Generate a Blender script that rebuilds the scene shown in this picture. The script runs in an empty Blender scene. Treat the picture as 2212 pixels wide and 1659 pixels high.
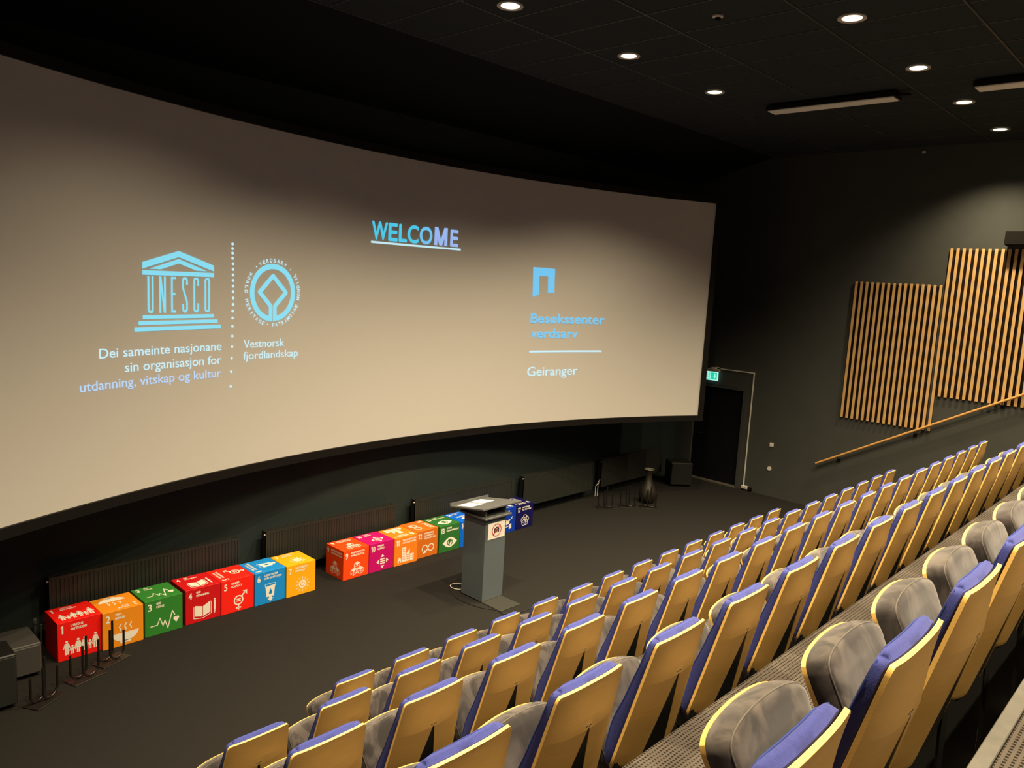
import bpy, bmesh, math, random
from mathutils import Vector, Matrix
random.seed(7)
PI = math.pi
COL = bpy.context.scene.collection
SC = bpy.context.scene

# ------------------------------------------------------------------ camera, world, exposure
cam_d = bpy.data.cameras.new('camera'); cam = bpy.data.objects.new('camera', cam_d); COL.objects.link(cam)
F_PX, PITCH, ROLL, YAW = 1663.68, math.radians(7.7366), math.radians(3.1698), math.radians(46.4931)
cam_d.sensor_fit = 'HORIZONTAL'; cam_d.sensor_width = 36.0; cam_d.lens = 36.0 * F_PX / 2212.0
cam_d.clip_start = 0.05; cam_d.clip_end = 100
_fw = Vector((math.sin(YAW)*math.cos(PITCH), math.cos(YAW)*math.cos(PITCH), -math.sin(PITCH)))
_r0 = Vector((math.cos(YAW), -math.sin(YAW), 0)); _u0 = _r0.cross(_fw)
_r = _r0*math.cos(ROLL) + _u0*math.sin(ROLL); _u = -_r0*math.sin(ROLL) + _u0*math.cos(ROLL)
_m = Matrix((_r, _u, -_fw)).transposed().to_4x4(); _m.translation = Vector((0, 0, 4.0))
cam.matrix_world = _m
SC.camera = cam
SC.view_settings.view_transform = 'Standard'; SC.view_settings.look = 'None'
SC.view_settings.gamma = 1.0; SC.view_settings.use_curve_mapping = False
SC.view_settings.exposure = 0.0
w = bpy.data.worlds.new('dark_hall'); SC.world = w; w.use_nodes = True
w.node_tree.nodes['Background'].inputs[0].default_value = (0.9, 0.8, 0.6, 1)
w.node_tree.nodes['Background'].inputs[1].default_value = 0.004
LIGHT_COL = (1.0, 0.80, 0.50)
SPOT_W = 500.0
SPOT_ANGLE = math.radians(123)
SPOT_BLEND = 1.0

# ------------------------------------------------------------------ materials
def lin(c):
    return tuple(((x/255)/12.92 if x/255 <= 0.04045 else ((x/255+0.055)/1.055)**2.4) for x in c)
_mats = {}
def mat(name, col, rough=0.6, metal=0.0, noise=0.0, nscale=20.0, bump=0.0, bscale=200.0, spec=0.5, sheen=0.0, stretch=None):
    if name in _mats: return _mats[name]
    m = bpy.data.materials.new(name); m.use_nodes = True; nt = m.node_tree
    b = nt.nodes['Principled BSDF']
    b.inputs['Base Color'].default_value = (*col, 1); b.inputs['Roughness'].default_value = rough
    b.inputs['Metallic'].default_value = metal; b.inputs['Specular IOR Level'].default_value = spec
    if sheen: b.inputs['Sheen Weight'].default_value = sheen
    tc = nt.nodes.new('ShaderNodeTexCoord')
    src = tc.outputs['Object']
    if stretch:
        mp = nt.nodes.new('ShaderNodeMapping'); mp.inputs['Scale'].default_value = stretch
        nt.links.new(src, mp.inputs['Vector']); src = mp.outputs['Vector']
    if noise:
        n = nt.nodes.new('ShaderNodeTexNoise'); n.inputs['Scale'].default_value = nscale; n.inputs['Detail'].default_value = 5
        nt.links.new(src, n.inputs['Vector'])
        r = nt.nodes.new('ShaderNodeValToRGB')
        r.color_ramp.elements[0].position = 0.3; r.color_ramp.elements[1].position = 0.7
        r.color_ramp.elements[0].color = (*[c*(1-noise) for c in col], 1)
        r.color_ramp.elements[1].color = (*[min(1, c*(1+noise)) for c in col], 1)
        nt.links.new(n.outputs['Fac'], r.inputs['Fac']); nt.links.new(r.outputs['Color'], b.inputs['Base Color'])
    if bump:
        n2 = nt.nodes.new('ShaderNodeTexNoise'); n2.inputs['Scale'].default_value = bscale; n2.inputs['Detail'].default_value = 3
        nt.links.new(tc.outputs['Object'], n2.inputs['Vector'])
        bp = nt.nodes.new('ShaderNodeBump'); bp.inputs['Strength'].default_value = bump; bp.inputs['Distance'].default_value = 0.004
        nt.links.new(n2.outputs['Fac'], bp.inputs['Height']); nt.links.new(bp.outputs['Normal'], b.inputs['Normal'])
    _mats[name] = m; return m
def emis(name, col, strength, base=(0.1, 0.1, 0.1)):
    m = bpy.data.materials.new(name); m.use_nodes = True; b = m.node_tree.nodes['Principled BSDF']
    b.inputs['Base Color'].default_value = (*base, 1); b.inputs['Emission Color'].default_value = (*col, 1)
    b.inputs['Emission Strength'].default_value = strength; b.inputs['Roughness'].default_value = 0.9
    return m
PLY = mat('oak_ply', (0.405, 0.238, 0.070), 0.48, noise=0.05, nscale=6, stretch=(1.5, 1.5, 14), spec=0.3)
PLY_EDGE = None
def make_edge():
    m = bpy.data.materials.new('ply_edge'); m.use_nodes = True; nt = m.node_tree; b = nt.nodes['Principled BSDF']
    uv = nt.nodes.new('ShaderNodeUVMap'); sp = nt.nodes.new('ShaderNodeSeparateXYZ')
    nt.links.new(uv.outputs['UV'], sp.inputs[0])
    mu = nt.nodes.new('ShaderNodeMath'); mu.operation = 'MULTIPLY'; mu.inputs[1].default_value = 4.0
    fr = nt.nodes.new('ShaderNodeMath'); fr.operation = 'FRACT'
    r = nt.nodes.new('ShaderNodeValToRGB')
    r.color_ramp.elements[0].color = (0.78, 0.42, 0.09, 1); r.color_ramp.elements[0].position = 0.12
    r.color_ramp.elements[1].color = (0.93, 0.60, 0.17, 1); r.color_ramp.elements[1].position = 0.35
    nt.links.new(sp.outputs['Y'], mu.inputs[0]); nt.links.new(mu.outputs[0], fr.inputs[0]); nt.links.new(fr.outputs[0], r.inputs[0])
    nt.links.new(r.outputs[0], b.inputs['Base Color']); b.inputs['Roughness'].default_value = 0.45
    return m
PLY_EDGE = make_edge()
BLUE = mat('blue_wool', (0.045, 0.056, 0.265), 0.85, noise=0.10, nscale=90, bump=0.25, bscale=500, sheen=0.15, spec=0.2)
PIPE = mat('blue_piping', (0.035, 0.055, 0.24), 0.85, spec=0.2)
def make_velvet():
    m = bpy.data.materials.new('grey_velvet'); m.use_nodes = True; nt = m.node_tree; b = nt.nodes['Principled BSDF']
    tc = nt.nodes.new('ShaderNodeTexCoord'); oi = nt.nodes.new('ShaderNodeObjectInfo')
    ad = nt.nodes.new('ShaderNodeVectorMath'); ad.operation = 'MULTIPLY_ADD'
    cb = nt.nodes.new('ShaderNodeCombineXYZ')
    for i in range(3): nt.links.new(oi.outputs['Random'], cb.inputs[i])
    ad.inputs[1].default_value = (30, 30, 30); nt.links.new(cb.outputs[0], ad.inputs[0]); 
    mp = nt.nodes.new('ShaderNodeMapping'); mp.inputs['Scale'].default_value = (1.0, 1.0, 0.45)
    nt.links.new(tc.outputs['Object'], mp.inputs['Vector']); nt.links.new(mp.outputs[0], ad.inputs[2])
    n = nt.nodes.new('ShaderNodeTexNoise'); n.inputs['Scale'].default_value = 9; n.inputs['Detail'].default_value = 6; n.inputs['Distortion'].default_value = 1.2
    nt.links.new(ad.outputs[0], n.inputs['Vector'])
    r = nt.nodes.new('ShaderNodeValToRGB')
    r.color_ramp.elements[0].position = 0.42; r.color_ramp.elements[0].color = (0.022, 0.0175, 0.018, 1)
    r.color_ramp.elements[1].position = 0.60; r.color_ramp.elements[1].color = (0.080, 0.066, 0.061, 1)
    nt.links.new(n.outputs['Fac'], r.inputs[0]); nt.links.new(r.outputs[0], b.inputs['Base Color'])
    b.inputs['Roughness'].default_value = 0.8; b.inputs['Sheen Weight'].default_value = 0.35; b.inputs['Specular IOR Level'].default_value = 0.2
    return m
VELVET = make_velvet()
BLACKM = mat('black_metal', (0.006, 0.006, 0.006), 0.6, spec=0.2)
RACKM = mat('rack_black_steel', (0.010, 0.009, 0.008), 0.30, spec=0.6)
RACKB = mat('rack_base_plate', (0.009, 0.007, 0.006), 0.5)
CHROME = mat('steel', (0.6, 0.6, 0.6), 0.25, metal=1.0)
WALL = mat('dark_wall_paint', (0.058, 0.061, 0.056), 0.75, noise=0.06, nscale=3, bump=0.12, bscale=120, spec=0.25)
WALLF = mat('front_wall_paint', (0.022, 0.032, 0.032), 0.75, noise=0.06, nscale=3, bump=0.10, bscale=120, spec=0.25)
BLACKW = mat('black_masking', (0.010, 0.010, 0.010), 0.9, spec=0.1)
DOORB = mat('door_black', (0.006, 0.006, 0.008), 0.6, spec=0.15)
FRAMEC = mat('screen_frame_black', (0.005, 0.004, 0.0035), 0.6, spec=0.3)
CEIL = mat('black_ceiling_tile', (0.031, 0.038, 0.043), 0.9, noise=0.2, nscale=60, bump=0.2, spec=0.1)
TBAR = mat('ceiling_grid_bar', (0.045, 0.046, 0.044), 0.55)
STAGE = mat('dark_stage_carpet', (0.0175, 0.0165, 0.0155), 0.95, noise=0.22, nscale=160, bump=0.4, bscale=400, spec=0.1)
SCREENM = mat('matt_screen', (0.66, 0.64, 0.62), 0.95, spec=0.05)
RADM = mat('radiator_enamel', (0.026, 0.028, 0.025), 0.5, spec=0.3)
RAIL = mat('oak_rail', (0.62, 0.33, 0.10), 0.4, noise=0.08, nscale=12)
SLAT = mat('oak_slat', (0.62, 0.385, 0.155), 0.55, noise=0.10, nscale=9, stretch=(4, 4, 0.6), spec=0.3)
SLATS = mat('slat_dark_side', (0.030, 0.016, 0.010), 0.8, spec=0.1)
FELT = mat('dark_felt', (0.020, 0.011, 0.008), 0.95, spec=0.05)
LECT = mat('lectern_grey_laminate', (0.095, 0.118, 0.135), 0.6, spec=0.3)
LECTE = mat('lectern_pale_edge', (0.085, 0.09, 0.095), 0.6)
PAPER = mat('paper', (0.88, 0.86, 0.80), 0.8)
WHITEP = mat('white_plastic', (0.75, 0.72, 0.66), 0.5)
CREAM = mat('cream_print', (0.90, 0.86, 0.78), 0.6)
BASEPL = mat('lectern_foot_steel', (0.035, 0.035, 0.03), 0.4)
NOSE = mat('worn_nosing', (0.085, 0.082, 0.072), 0.5, noise=0.12, nscale=30)
LAMPOFF = mat('fitting_diffuser', (0.95, 0.93, 0.90), 0.5)
TRIMR = mat('downlight_trim', (0.55, 0.50, 0.46), 0.4)
CERAM = mat('dark_ceramic', (0.016, 0.012, 0.009), 0.5, noise=0.6, nscale=7)
REDP = mat('sign_red', (0.55, 0.03, 0.01), 0.6)
DARKP = mat('sign_dark', (0.03, 0.008, 0.02), 0.6)
SPK = mat('speaker_cabinet', (0.05, 0.047, 0.044), 0.6)
SPKG = mat('speaker_grille', (0.008, 0.009, 0.009), 0.8)
CABLE = mat('black_cable', (0.01, 0.01, 0.01), 0.5)
def make_rib():
    m = bpy.data.materials.new('ribbed_tier_carpet'); m.use_nodes = True; nt = m.node_tree; b = nt.nodes['Principled BSDF']
    tc = nt.nodes.new('ShaderNodeTexCoord'); sp = nt.nodes.new('ShaderNodeSeparateXYZ'); nt.links.new(tc.outputs['Object'], sp.inputs[0])
    def fr(axis, pitch, thr):
        a = nt.nodes.new('ShaderNodeMath'); a.operation = 'DIVIDE'; a.inputs[1].default_value = pitch
        f = nt.nodes.new('ShaderNodeMath'); f.operation = 'FRACT'; g = nt.nodes.new('ShaderNodeMath'); g.operation = 'LESS_THAN'; g.inputs[1].default_value = thr
        nt.links.new(sp.outputs[axis], a.inputs[0]); nt.links.new(a.outputs[0], f.inputs[0]); nt.links.new(f.outputs[0], g.inputs[0]); return g
    gx = fr('X', 0.015, 0.58); gy = fr('Y', 0.0155, 0.48)
    mu = nt.nodes.new('ShaderNodeMath'); mu.operation = 'MULTIPLY'; nt.links.new(gx.outputs[0], mu.inputs[0]); nt.links.new(gy.outputs[0], mu.inputs[1])
    mx = nt.nodes.new('ShaderNodeMix'); mx.data_type = 'RGBA'
    mx.inputs['A'].default_value = (0.082, 0.070, 0.060, 1); mx.inputs['B'].default_value = (0.015, 0.012, 0.010, 1)
    nt.links.new(mu.outputs[0], mx.inputs['Factor']); nt.links.new(mx.outputs['Result'], b.inputs['Base Color'])
    bp = nt.nodes.new('ShaderNodeBump'); bp.inputs['Strength'].default_value = 0.4; bp.inputs['Distance'].default_value = 0.002; bp.invert = True
    nt.links.new(mu.outputs[0], bp.inputs['Height']); nt.links.new(bp.outputs[0], b.inputs['Normal'])
    b.inputs['Roughness'].default_value = 0.95; b.inputs['Specular IOR Level'].default_value = 0.1
    return m
RIB = make_rib()

# ------------------------------------------------------------------ mesh helpers
class MB:
    def __init__(s): s.v = []; s.f = []; s.m = []; s.uv = {}
    def add(s, vs, fs, mi=0):
        o = len(s.v); s.v += [tuple(p) for p in vs]
        for f in fs: s.f.append(tuple(i+o for i in f)); s.m.append(mi)
    def box(s, x0, x1, y0, y1, z0, z1, mi=0):
        s.add([(x0,y0,z0),(x1,y0,z0),(x1,y1,z0),(x0,y1,z0),(x0,y0,z1),(x1,y0,z1),(x1,y1,z1),(x0,y1,z1)],
              [(0,3,2,1),(4,5,6,7),(0,1,5,4),(1,2,6,5),(2,3,7,6),(3,0,4,7)], mi)
    def prism(s, pts, a, b, mi=0):              # pts: list of 3-vectors (planar loop); extruded by vector b-a
        n = len(pts); a = Vector(a); b = Vector(b)
        vs = [Vector(p)+a for p in pts] + [Vector(p)+b for p in pts]
        s.add(vs, [tuple(range(n))[::-1], tuple(range(n, 2*n))] + [(i, (i+1) % n, (i+1) % n+n, i+n) for i in range(n)], mi)
    def tube(s, path, r, n=8, mi=0, cap=True):
        path = [Vector(p) for p in path]; rings = []
        up = None
        for i, p in enumerate(path):
            d = (path[min(i+1, len(path)-1)] - path[max(i-1, 0)]).normalized()
            if up is None:
                up = Vector((0, 0, 1)) if abs(d.z) < 0.9 else Vector((1, 0, 0))
            a = d.cross(up).normalized(); up = a.cross(d).normalized()
            rr = r[i] if isinstance(r, (list, tuple)) else r
            rings.append([p + a*math.cos(t)*rr + up*math.sin(t)*rr for t in [2*PI*k/n for k in range(n)]])
        vs = [q for rg in rings for q in rg]
        fs = [(i*n+k, i*n+(k+1) % n, (i+1)*n+(k+1) % n, (i+1)*n+k) for i in range(len(path)-1) for k in range(n)]
        if cap: fs += [tuple(range(n))[::-1], tuple(range((len(path)-1)*n, len(path)*n))]
        s.add(vs, fs, mi)
    def lathe(s, prof, n=24, c=(0, 0, 0), mi=0):
        vs = [(c[0]+r*math.cos(2*PI*k/n), c[1]+r*math.sin(2*PI*k/n), c[2]+z) for r, z in prof for k in range(n)]
        s.add(vs, [(i*n+k, i*n+(k+1) % n, (i+1)*n+(k+1) % n, (i+1)*n+k) for i in range(len(prof)-1) for k in range(n)], mi)
    def mesh(s, name, mats, smooth=False):
        me = bpy.data.meshes.new(name); me.from_pydata(s.v, [], s.f)
        for m in (mats if isinstance(mats, (list, tuple)) else [mats]): me.materials.append(m)
        me.polygons.foreach_set('material_index', s.m)
        if smooth: me.polygons.foreach_set('use_smooth', [True]*len(s.f))
        me.update(); return me
    def build(s, name, mats, parent=None, smooth=False, bevel=0):
        me = s.mesh(name, mats, smooth)
        bm = bmesh.new(); bm.from_mesh(me)
        if bevel:
            bmesh.ops.bevel(bm, geom=bm.edges[:], offset=bevel, segments=1, affect='EDGES')
        bmesh.ops.recalc_face_normals(bm, faces=bm.faces[:]); bm.to_mesh(me); bm.free()
        o = bpy.data.objects.new(name, me); COL.objects.link(o)
        if parent: o.parent = parent
        return o
def tag(o, label=None, cat=None, group=None, kind=None):
    if label: o['label'] = label
    if cat: o['category'] = cat
    if group: o['group'] = group
    if kind: o['kind'] = kind
    return o
def empty(name, label, cat, loc=(0, 0, 0), rz=0, group=None):
    o = bpy.data.objects.new(name, None); o.empty_display_size = 0.1; COL.objects.link(o)
    o.location = loc; o.rotation_euler = (0, 0, rz); return tag(o, label, cat, group)
def dup(o, parent=None):
    c = o.copy(); COL.objects.link(c); c.parent = parent
    for ch in o.children: dup(ch, c)
    return c
def bent(o, k=0.6):
    for p in o.data.polygons: p.use_smooth = True
    o.data.set_sharp_from_angle(angle=k) if hasattr(o.data, 'set_sharp_from_angle') else None
    return o
ORD = ['first','second','third','fourth','fifth','sixth','seventh','eighth','ninth','tenth','eleventh','twelfth','thirteenth','fourteenth',
       'fifteenth','sixteenth','seventeenth','eighteenth','nineteenth','twentieth','twenty-first']

# ------------------------------------------------------------------ room shell
XL, XR, YF, YB, ZC = -0.35, 14.45, 8.74, -4.0, 6.6
EDGE = [None, None, 4.520, 3.457, 2.409, 1.357, 0.332, -0.72, -1.77, -2.82]     # front edge of tier k
ZT = [None, 0.0, 0.606, 1.199, 1.787, 2.362, 2.95, 3.54, 4.13, 4.72]
b = MB(); b.box(XL-0.2, XR+0.2, EDGE[2], YF+0.2, -0.15, 0.0)
floor = tag(b.build('floor', STAGE), kind='structure')
for k in range(2, 10):
    y1 = EDGE[k]; y0 = EDGE[k+1] if k < 9 else YB
    b = MB(); b.box(XL, XR, y0, y1, -0.15, ZT[k]-0.006, 0); t = b.build('tier', BLACKW, floor)
    b = MB(); b.box(XL, XR, y0+0.002, y1 - (0.034 if k >= 6 else 0), ZT[k]-0.006, ZT[k], 0); b.build('tier_carpet', RIB, t)
    if k >= 6:
        b = MB(); b.box(XL, XR, y1-0.032, y1+0.006, ZT[k]-0.03, ZT[k]+0.004); b.build('nosing_strip', NOSE, t, bevel=0.002)
b = MB(); b.box(XL-0.2, XR+0.2, YF, YF+0.2, 0, ZC); tag(b.build('wall_front', WALLF), kind='structure')
b = MB(); b.box(XL-0.2, XL, YB, YF, 0, ZC); tag(b.build('wall_left', WALL), kind='structure')
b = MB(); b.box(XL, XR, YB-0.2, YB, 0, ZC); tag(b.build('wall_back', WALL), kind='structure')
DY0, DY1, DZ = 7.20, 8.40, 2.06
b = MB()
b.box(XR, XR+0.2, YB, DY0, 0, ZC); b.box(XR, XR+0.2, DY1, YF, 0, ZC); b.box(XR, XR+0.2, DY0, DY1, DZ, ZC)
tag(b.build('wall_right', WALL), kind='structure')
# door: dark leaf recessed in the right wall
door = bpy.data.objects.new('door_1', None); COL.objects.link(door); door.location = (XR+0.06, (DY0+DY1)/2, 0); tag(door, kind='structure')
def rel(o, parent): o.parent = parent; o.matrix_parent_inverse = Matrix.Translation(-Vector(parent.location)); return o
b = MB(); b.box(XR+0.07, XR+0.12, DY0+0.05, DY1-0.05, 0.03, DZ-0.05); rel(b.build('door_leaf', DOORB, bevel=0.004), door)
b = MB(); b.box(XR+0.004, XR+0.14, DY0, DY0+0.05, 0, DZ); b.box(XR+0.004, XR+0.14, DY1-0.05, DY1, 0, DZ); b.box(XR+0.004, XR+0.14, DY0+0.05, DY1-0.05, DZ-0.05, DZ)
rel(b.build('door_frame', WALL), door)
b = MB(); b.box(XR-0.005, XR+0.13, DY0+0.05, DY1-0.05, 0, 0.03); rel(b.build('threshold', mat('threshold', (0.12, 0.11, 0.09), 0.5)), door)
b = MB(); b.tube([(XR+0.08, 8.20, 1.0), (XR+0.02, 8.20, 1.0), (XR+0.02, 8.09, 1.0)], 0.009); b.lathe([(0.0, 0.002), (0.02, 0.002), (0.02, 0.0)], 12, (XR+0.05, 8.2, 0.9))
rel(b.build('door_handle', CHROME), door)
b = MB(); b.box(XL, XR, YF-0.012, YF, 0, 0.06); tag(b.build('baseboard_front', WALLF), kind='structure')

# ceiling: slab, tiles and grid bars, sloping soffit towards the screen
CY = [7.07, 5.845, 4.62, 3.395, 2.17, 0.945, -0.28]; CP = 0.655; CX0 = 5.807 - 9*CP
b = MB(); b.box(XL, XR, YB, 7.09, ZC+0.03, ZC+0.15)
ceiling = tag(b.build('ceiling', BLACKW), kind='structure')
b = MB(); b.box(XL, XR, YB, CY[-1], ZC, ZC+0.03); b.build('rear_ceiling_panel', CEIL, ceiling)
xs = [XL]; x = CX0
while x < XR-0.05:
    if x > XL+0.05: xs.append(x)
    x += CP
xs.append(XR)
tile_cache = {}
for j in range(len(CY)-1):
    for i in range(len(xs)-1):
        wd = round(xs[i+1]-xs[i]-0.024, 4); dp = CY[j]-CY[j+1]-0.024
        key = wd
        if key not in tile_cache:
            b = MB(); b.box(-wd/2, wd/2, -dp/2, dp/2, 0, 0.028); o = b.build('ceiling_tile', CEIL, ceiling, bevel=0.003); tile_cache[key] = o
        else:
            o = tile_cache[key].copy(); COL.objects.link(o)
        o.location = ((xs[i]+xs[i+1])/2, (CY[j]+CY[j+1])/2, ZC + random.uniform(0, 0.003))
for y in CY:
    b = MB(); b.box(XL, XR, y-0.010, y+0.010, ZC-0.004, ZC+0.03); b.build('grid_bar', TBAR, ceiling)
for x in xs[1:-1]:
    for j in range(len(CY)-1):
        b = MB(); b.box(x-0.008, x+0.008, CY[j+1]+0.0105, CY[j]-0.0105, ZC-0.002, ZC+0.03); b.build('grid_bar', TBAR, ceiling)
b = MB()
b.prism([(XL, 7.09, ZC), (XL, YF, 6.15), (XL, YF, 6.5), (XL, 7.09, ZC+0.15)], (0, 0, 0), (XR-XL, 0, 0))
b.build('front_soffit', mat('soffit_black', (0.008, 0.010, 0.011), 0.85, spec=0.15), ceiling)

# ------------------------------------------------------------------ curved screen
SCX, SCY, SR = 6.9106, -4.3856, 12.8636
def sp(s, z, d=0.0):
    t = s/SR; r = SR-d
    return (SCX + r*math.sin(t), SCY + r*math.cos(t), z)
S0, S1, SZ0, SZ1 = -5.62, 5.86, 1.70, 5.53
def shell_strip(b, s0, s1, z0, z1, d0, d1, n, mi=0):     # curved box between depths d0 (front) and d1 (back)
    vs = []
    for i in range(n+1):
        s = s0+(s1-s0)*i/n
        vs += [sp(s, z0, d0), sp(s, z1, d0), sp(s, z1, d1), sp(s, z0, d1)]
    fs = []
    for i in range(n):
        a = 4*i
        for k in range(4): fs.append((a+k, a+(k+1) % 4, a+4+(k+1) % 4, a+4+k))
    fs += [(0, 1, 2, 3), (4*n, 4*n+1, 4*n+2, 4*n+3)]
    b.add(vs, fs, mi)
scr = empty('projection_screen', 'huge curved pale projection screen on the front wall showing a welcome slide', 'screen', (6.91, 8.47, 1.7))
b = MB(); shell_strip(b, S0, S1, SZ0, SZ1, 0.0, -0.02, 96); o = rel(b.build('screen_surface', SCREENM), scr); bent(o)
b = MB()
shell_strip(b, S0-0.12, S1+0.10, SZ0-0.10, SZ0, 0.03, -0.10, 96); shell_strip(b, S0-0.12, S1+0.10, SZ1, SZ1+0.10, 0.03, -0.10, 96)
shell_strip(b, S0-0.12, S0, SZ0, SZ1, 0.03, -0.10, 2); shell_strip(b, S1, S1+0.10, SZ0, SZ1, 0.03, -0.10, 2)
rel(b.build('screen_frame', FRAMEC), scr)
b = MB(); shell_strip(b, S0-0.05, S1+0.05, SZ0, SZ1, -0.03, -0.06, 48); rel(b.build('screen_backing', BLACKW), scr)

# ---- 2-D drawing kit (flat print)
def font_polys(text, bold=0.0, align='LEFT'):
    cu = bpy.data.curves.new('txt', 'FONT'); cu.body = text; cu.size = 1.0; cu.offset = bold; cu.resolution_u = 4; cu.align_x = align
    ob = bpy.data.objects.new('txt', cu); COL.objects.link(ob)
    dg = bpy.context.evaluated_depsgraph_get(); me = ob.evaluated_get(dg).to_mesh()
    vs = [(v.co.x, v.co.y) for v in me.vertices]; fs = [tuple(p.vertices) for p in me.polygons]
    ob.evaluated_get(dg).to_mesh_clear(); bpy.data.objects.remove(ob); bpy.data.curves.remove(cu)
    return vs, fs
_fc = {}
class Art:                                   # polygons in 2-D with a layer index and a colour index
    def __init__(s): s.items = []
    def poly(s, pts, ci=0, ly=0): s.items.append(([tuple(p) for p in pts], [tuple(range(len(pts)))], ci, ly))
    def rect(s, x0, y0, x1, y1, ci=0, ly=0): s.poly([(x0,y0),(x1,y0),(x1,y1),(x0,y1)], ci, ly)
    def disc(s, cx, cy, r, ci=0, ly=0, n=20, ry=None):
        ry = ry or r; s.poly([(cx+r*math.cos(2*PI*k/n), cy+ry*math.sin(2*PI*k/n)) for k in range(n)], ci, ly)
    def ring(s, cx, cy, r, wd, ci=0, ly=0, n=28, a0=0, a1=2*PI, ry=None, wy=None):
        ry = ry or r; wy = wy or wd
        vs = []
        for k in range(n+1):
            a = a0+(a1-a0)*k/n
            vs += [(cx+r*math.cos(a), cy+ry*math.sin(a)), (cx+(r-wd)*math.cos(a), cy+(ry-wy)*math.sin(a))]
        s.items.append((vs, [(2*k, 2*k+2, 2*k+3, 2*k+1) for k in range(n)], ci, ly))
    def line(s, pts, wd, ci=0, ly=0, joint=True):
        for (x0, y0), (x1, y1) in zip(pts, pts[1:]):
            d = math.hypot(x1-x0, y1-y0) or 1; nx, ny = -(y1-y0)/d*wd/2, (x1-x0)/d*wd/2
            s.poly([(x0+nx, y0+ny), (x0-nx, y0-ny), (x1-nx, y1-ny), (x1+nx, y1+ny)], ci, ly)
        if joint and len(pts) > 2:
            for p in pts[1:-1]: s.disc(p[0], p[1], wd/2, ci, ly+0.2, 8)
    def text(s, t, x, y, cap, width=None, bold=0.0, ci=0, ly=0, right=False, rot=0.0, fat=0.0):
        if fat:
            for k_, (dx, dy) in enumerate(((fat, 0), (-fat, 0), (0, fat), (0, -fat))): s.text(t, x+dx, y+dy, cap, width, 0.0, ci, ly+0.35*(k_+1), right, rot)
        vs, fs = font_polys(t, bold)
        x0 = min(v[0] for v in vs); x1 = max(v[0] for v in vs)
        sy = cap/0.729; sx = (width/(x1-x0)) if width else sy
        out = []
        for vx, vy in vs:
            a = (vx-x0)*sx; bb = vy*sy
            if right: a -= (x1-x0)*sx
            out.append((x + a*math.cos(rot) - bb*math.sin(rot), y + a*math.sin(rot) + bb*math.cos(rot)))
        s.items.append((out, fs, ci, ly))
    def build(s, name, mats, fn, parent=None, step=0.0004):      # fn(x, y, lift) -> 3-D point
        b = MB()
        for vs, fs, ci, ly in s.items:
            b.add([fn(x, y, ly*step) for x, y in vs], fs, ci)
        me = b.mesh(name, mats); o = bpy.data.objects.new(name, me); COL.objects.link(o)
        if parent is not None: o.parent = parent
        return o
CY1 = emis('projected_cyan', (0.20, 0.68, 0.84), 1.0); CY2 = emis('projected_blue', (0.12, 0.52, 0.84), 1.0)
WH1 = emis('projected_white', (0.50, 0.76, 0.84), 1.05); WH2 = emis('projected_blue_white', (0.42, 0.62, 0.90), 1.0)
def scr_fn(x, y, l): return sp(x, y, 0.003 + l)
def to_screen(a, name, mats, split=False):
    if not split: return rel(a.build(name, mats, scr_fn, None, 0.001), scr)
    for it in a.items:
        p = Art(); p.items = [it]; rel(p.build(name, mats, scr_fn, None, 0.001), scr)
def hbar(a, s0, s1, z0a, z1a, z0b=None, z1b=None, n=12, ci=0):
    z0b = z0a if z0b is None else z0b; z1b = z1a if z1b is None else z1b
    for i in range(n):
        t0, t1 = i/n, (i+1)/n
        a.poly([(s0+(s1-s0)*t0, z0a+(z0b-z0a)*t0), (s0+(s1-s0)*t1, z0a+(z0b-z0a)*t1), (s0+(s1-s0)*t1, z1a+(z1b-z1a)*t1), (s0+(s1-s0)*t0, z1a+(z1b-z1a)*t0)], ci)
# WELCOME, colour shifting from cyan to blue across the letters
WM = [emis('projected_welcome_%s' % n, c, 1.0) for n, c in (('cyan', (0.06, 0.55, 0.78)), ('sky', (0.14, 0.52, 0.83)), ('blue', (0.30, 0.46, 0.85)))]
a = Art()
for i, (ch, s0, s1) in enumerate((('W', -0.825, -0.560), ('E', -0.545, -0.390), ('L', -0.365, -0.225), ('C', -0.215, -0.020), ('O', 0.0, 0.225), ('M', 0.265, 0.500), ('E', 0.555, 0.700))):
    if ch == 'M':
        for q0, q1 in ((0.0, 0.23), (0.77, 1.0)): a.rect(s0+(s1-s0)*q0, 4.420, s0+(s1-s0)*q1, 4.672, 2)
        wq_ = s1-s0; mx_ = (s0+s1)/2
        a.poly([(s0, 4.672), (mx_-0.026, 4.420), (mx_+0.026, 4.420), (s0+0.062, 4.672)], 2); a.poly([(s1, 4.672), (s1-0.062, 4.672), (mx_-0.026, 4.420), (mx_+0.026, 4.420)], 2); continue
    a.text(ch, s0+0.006, 4.425, 0.240, s1-s0-0.012, 0.0, ci=0 if i < 4 else (1 if i < 5 else 2), fat=0.0075)
to_screen(a, 'projected_heading', WM)
a = Art(); hbar(a, -0.835, 0.755, 4.372, 4.398); to_screen(a, 'projected_underline', [WH1])
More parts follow.
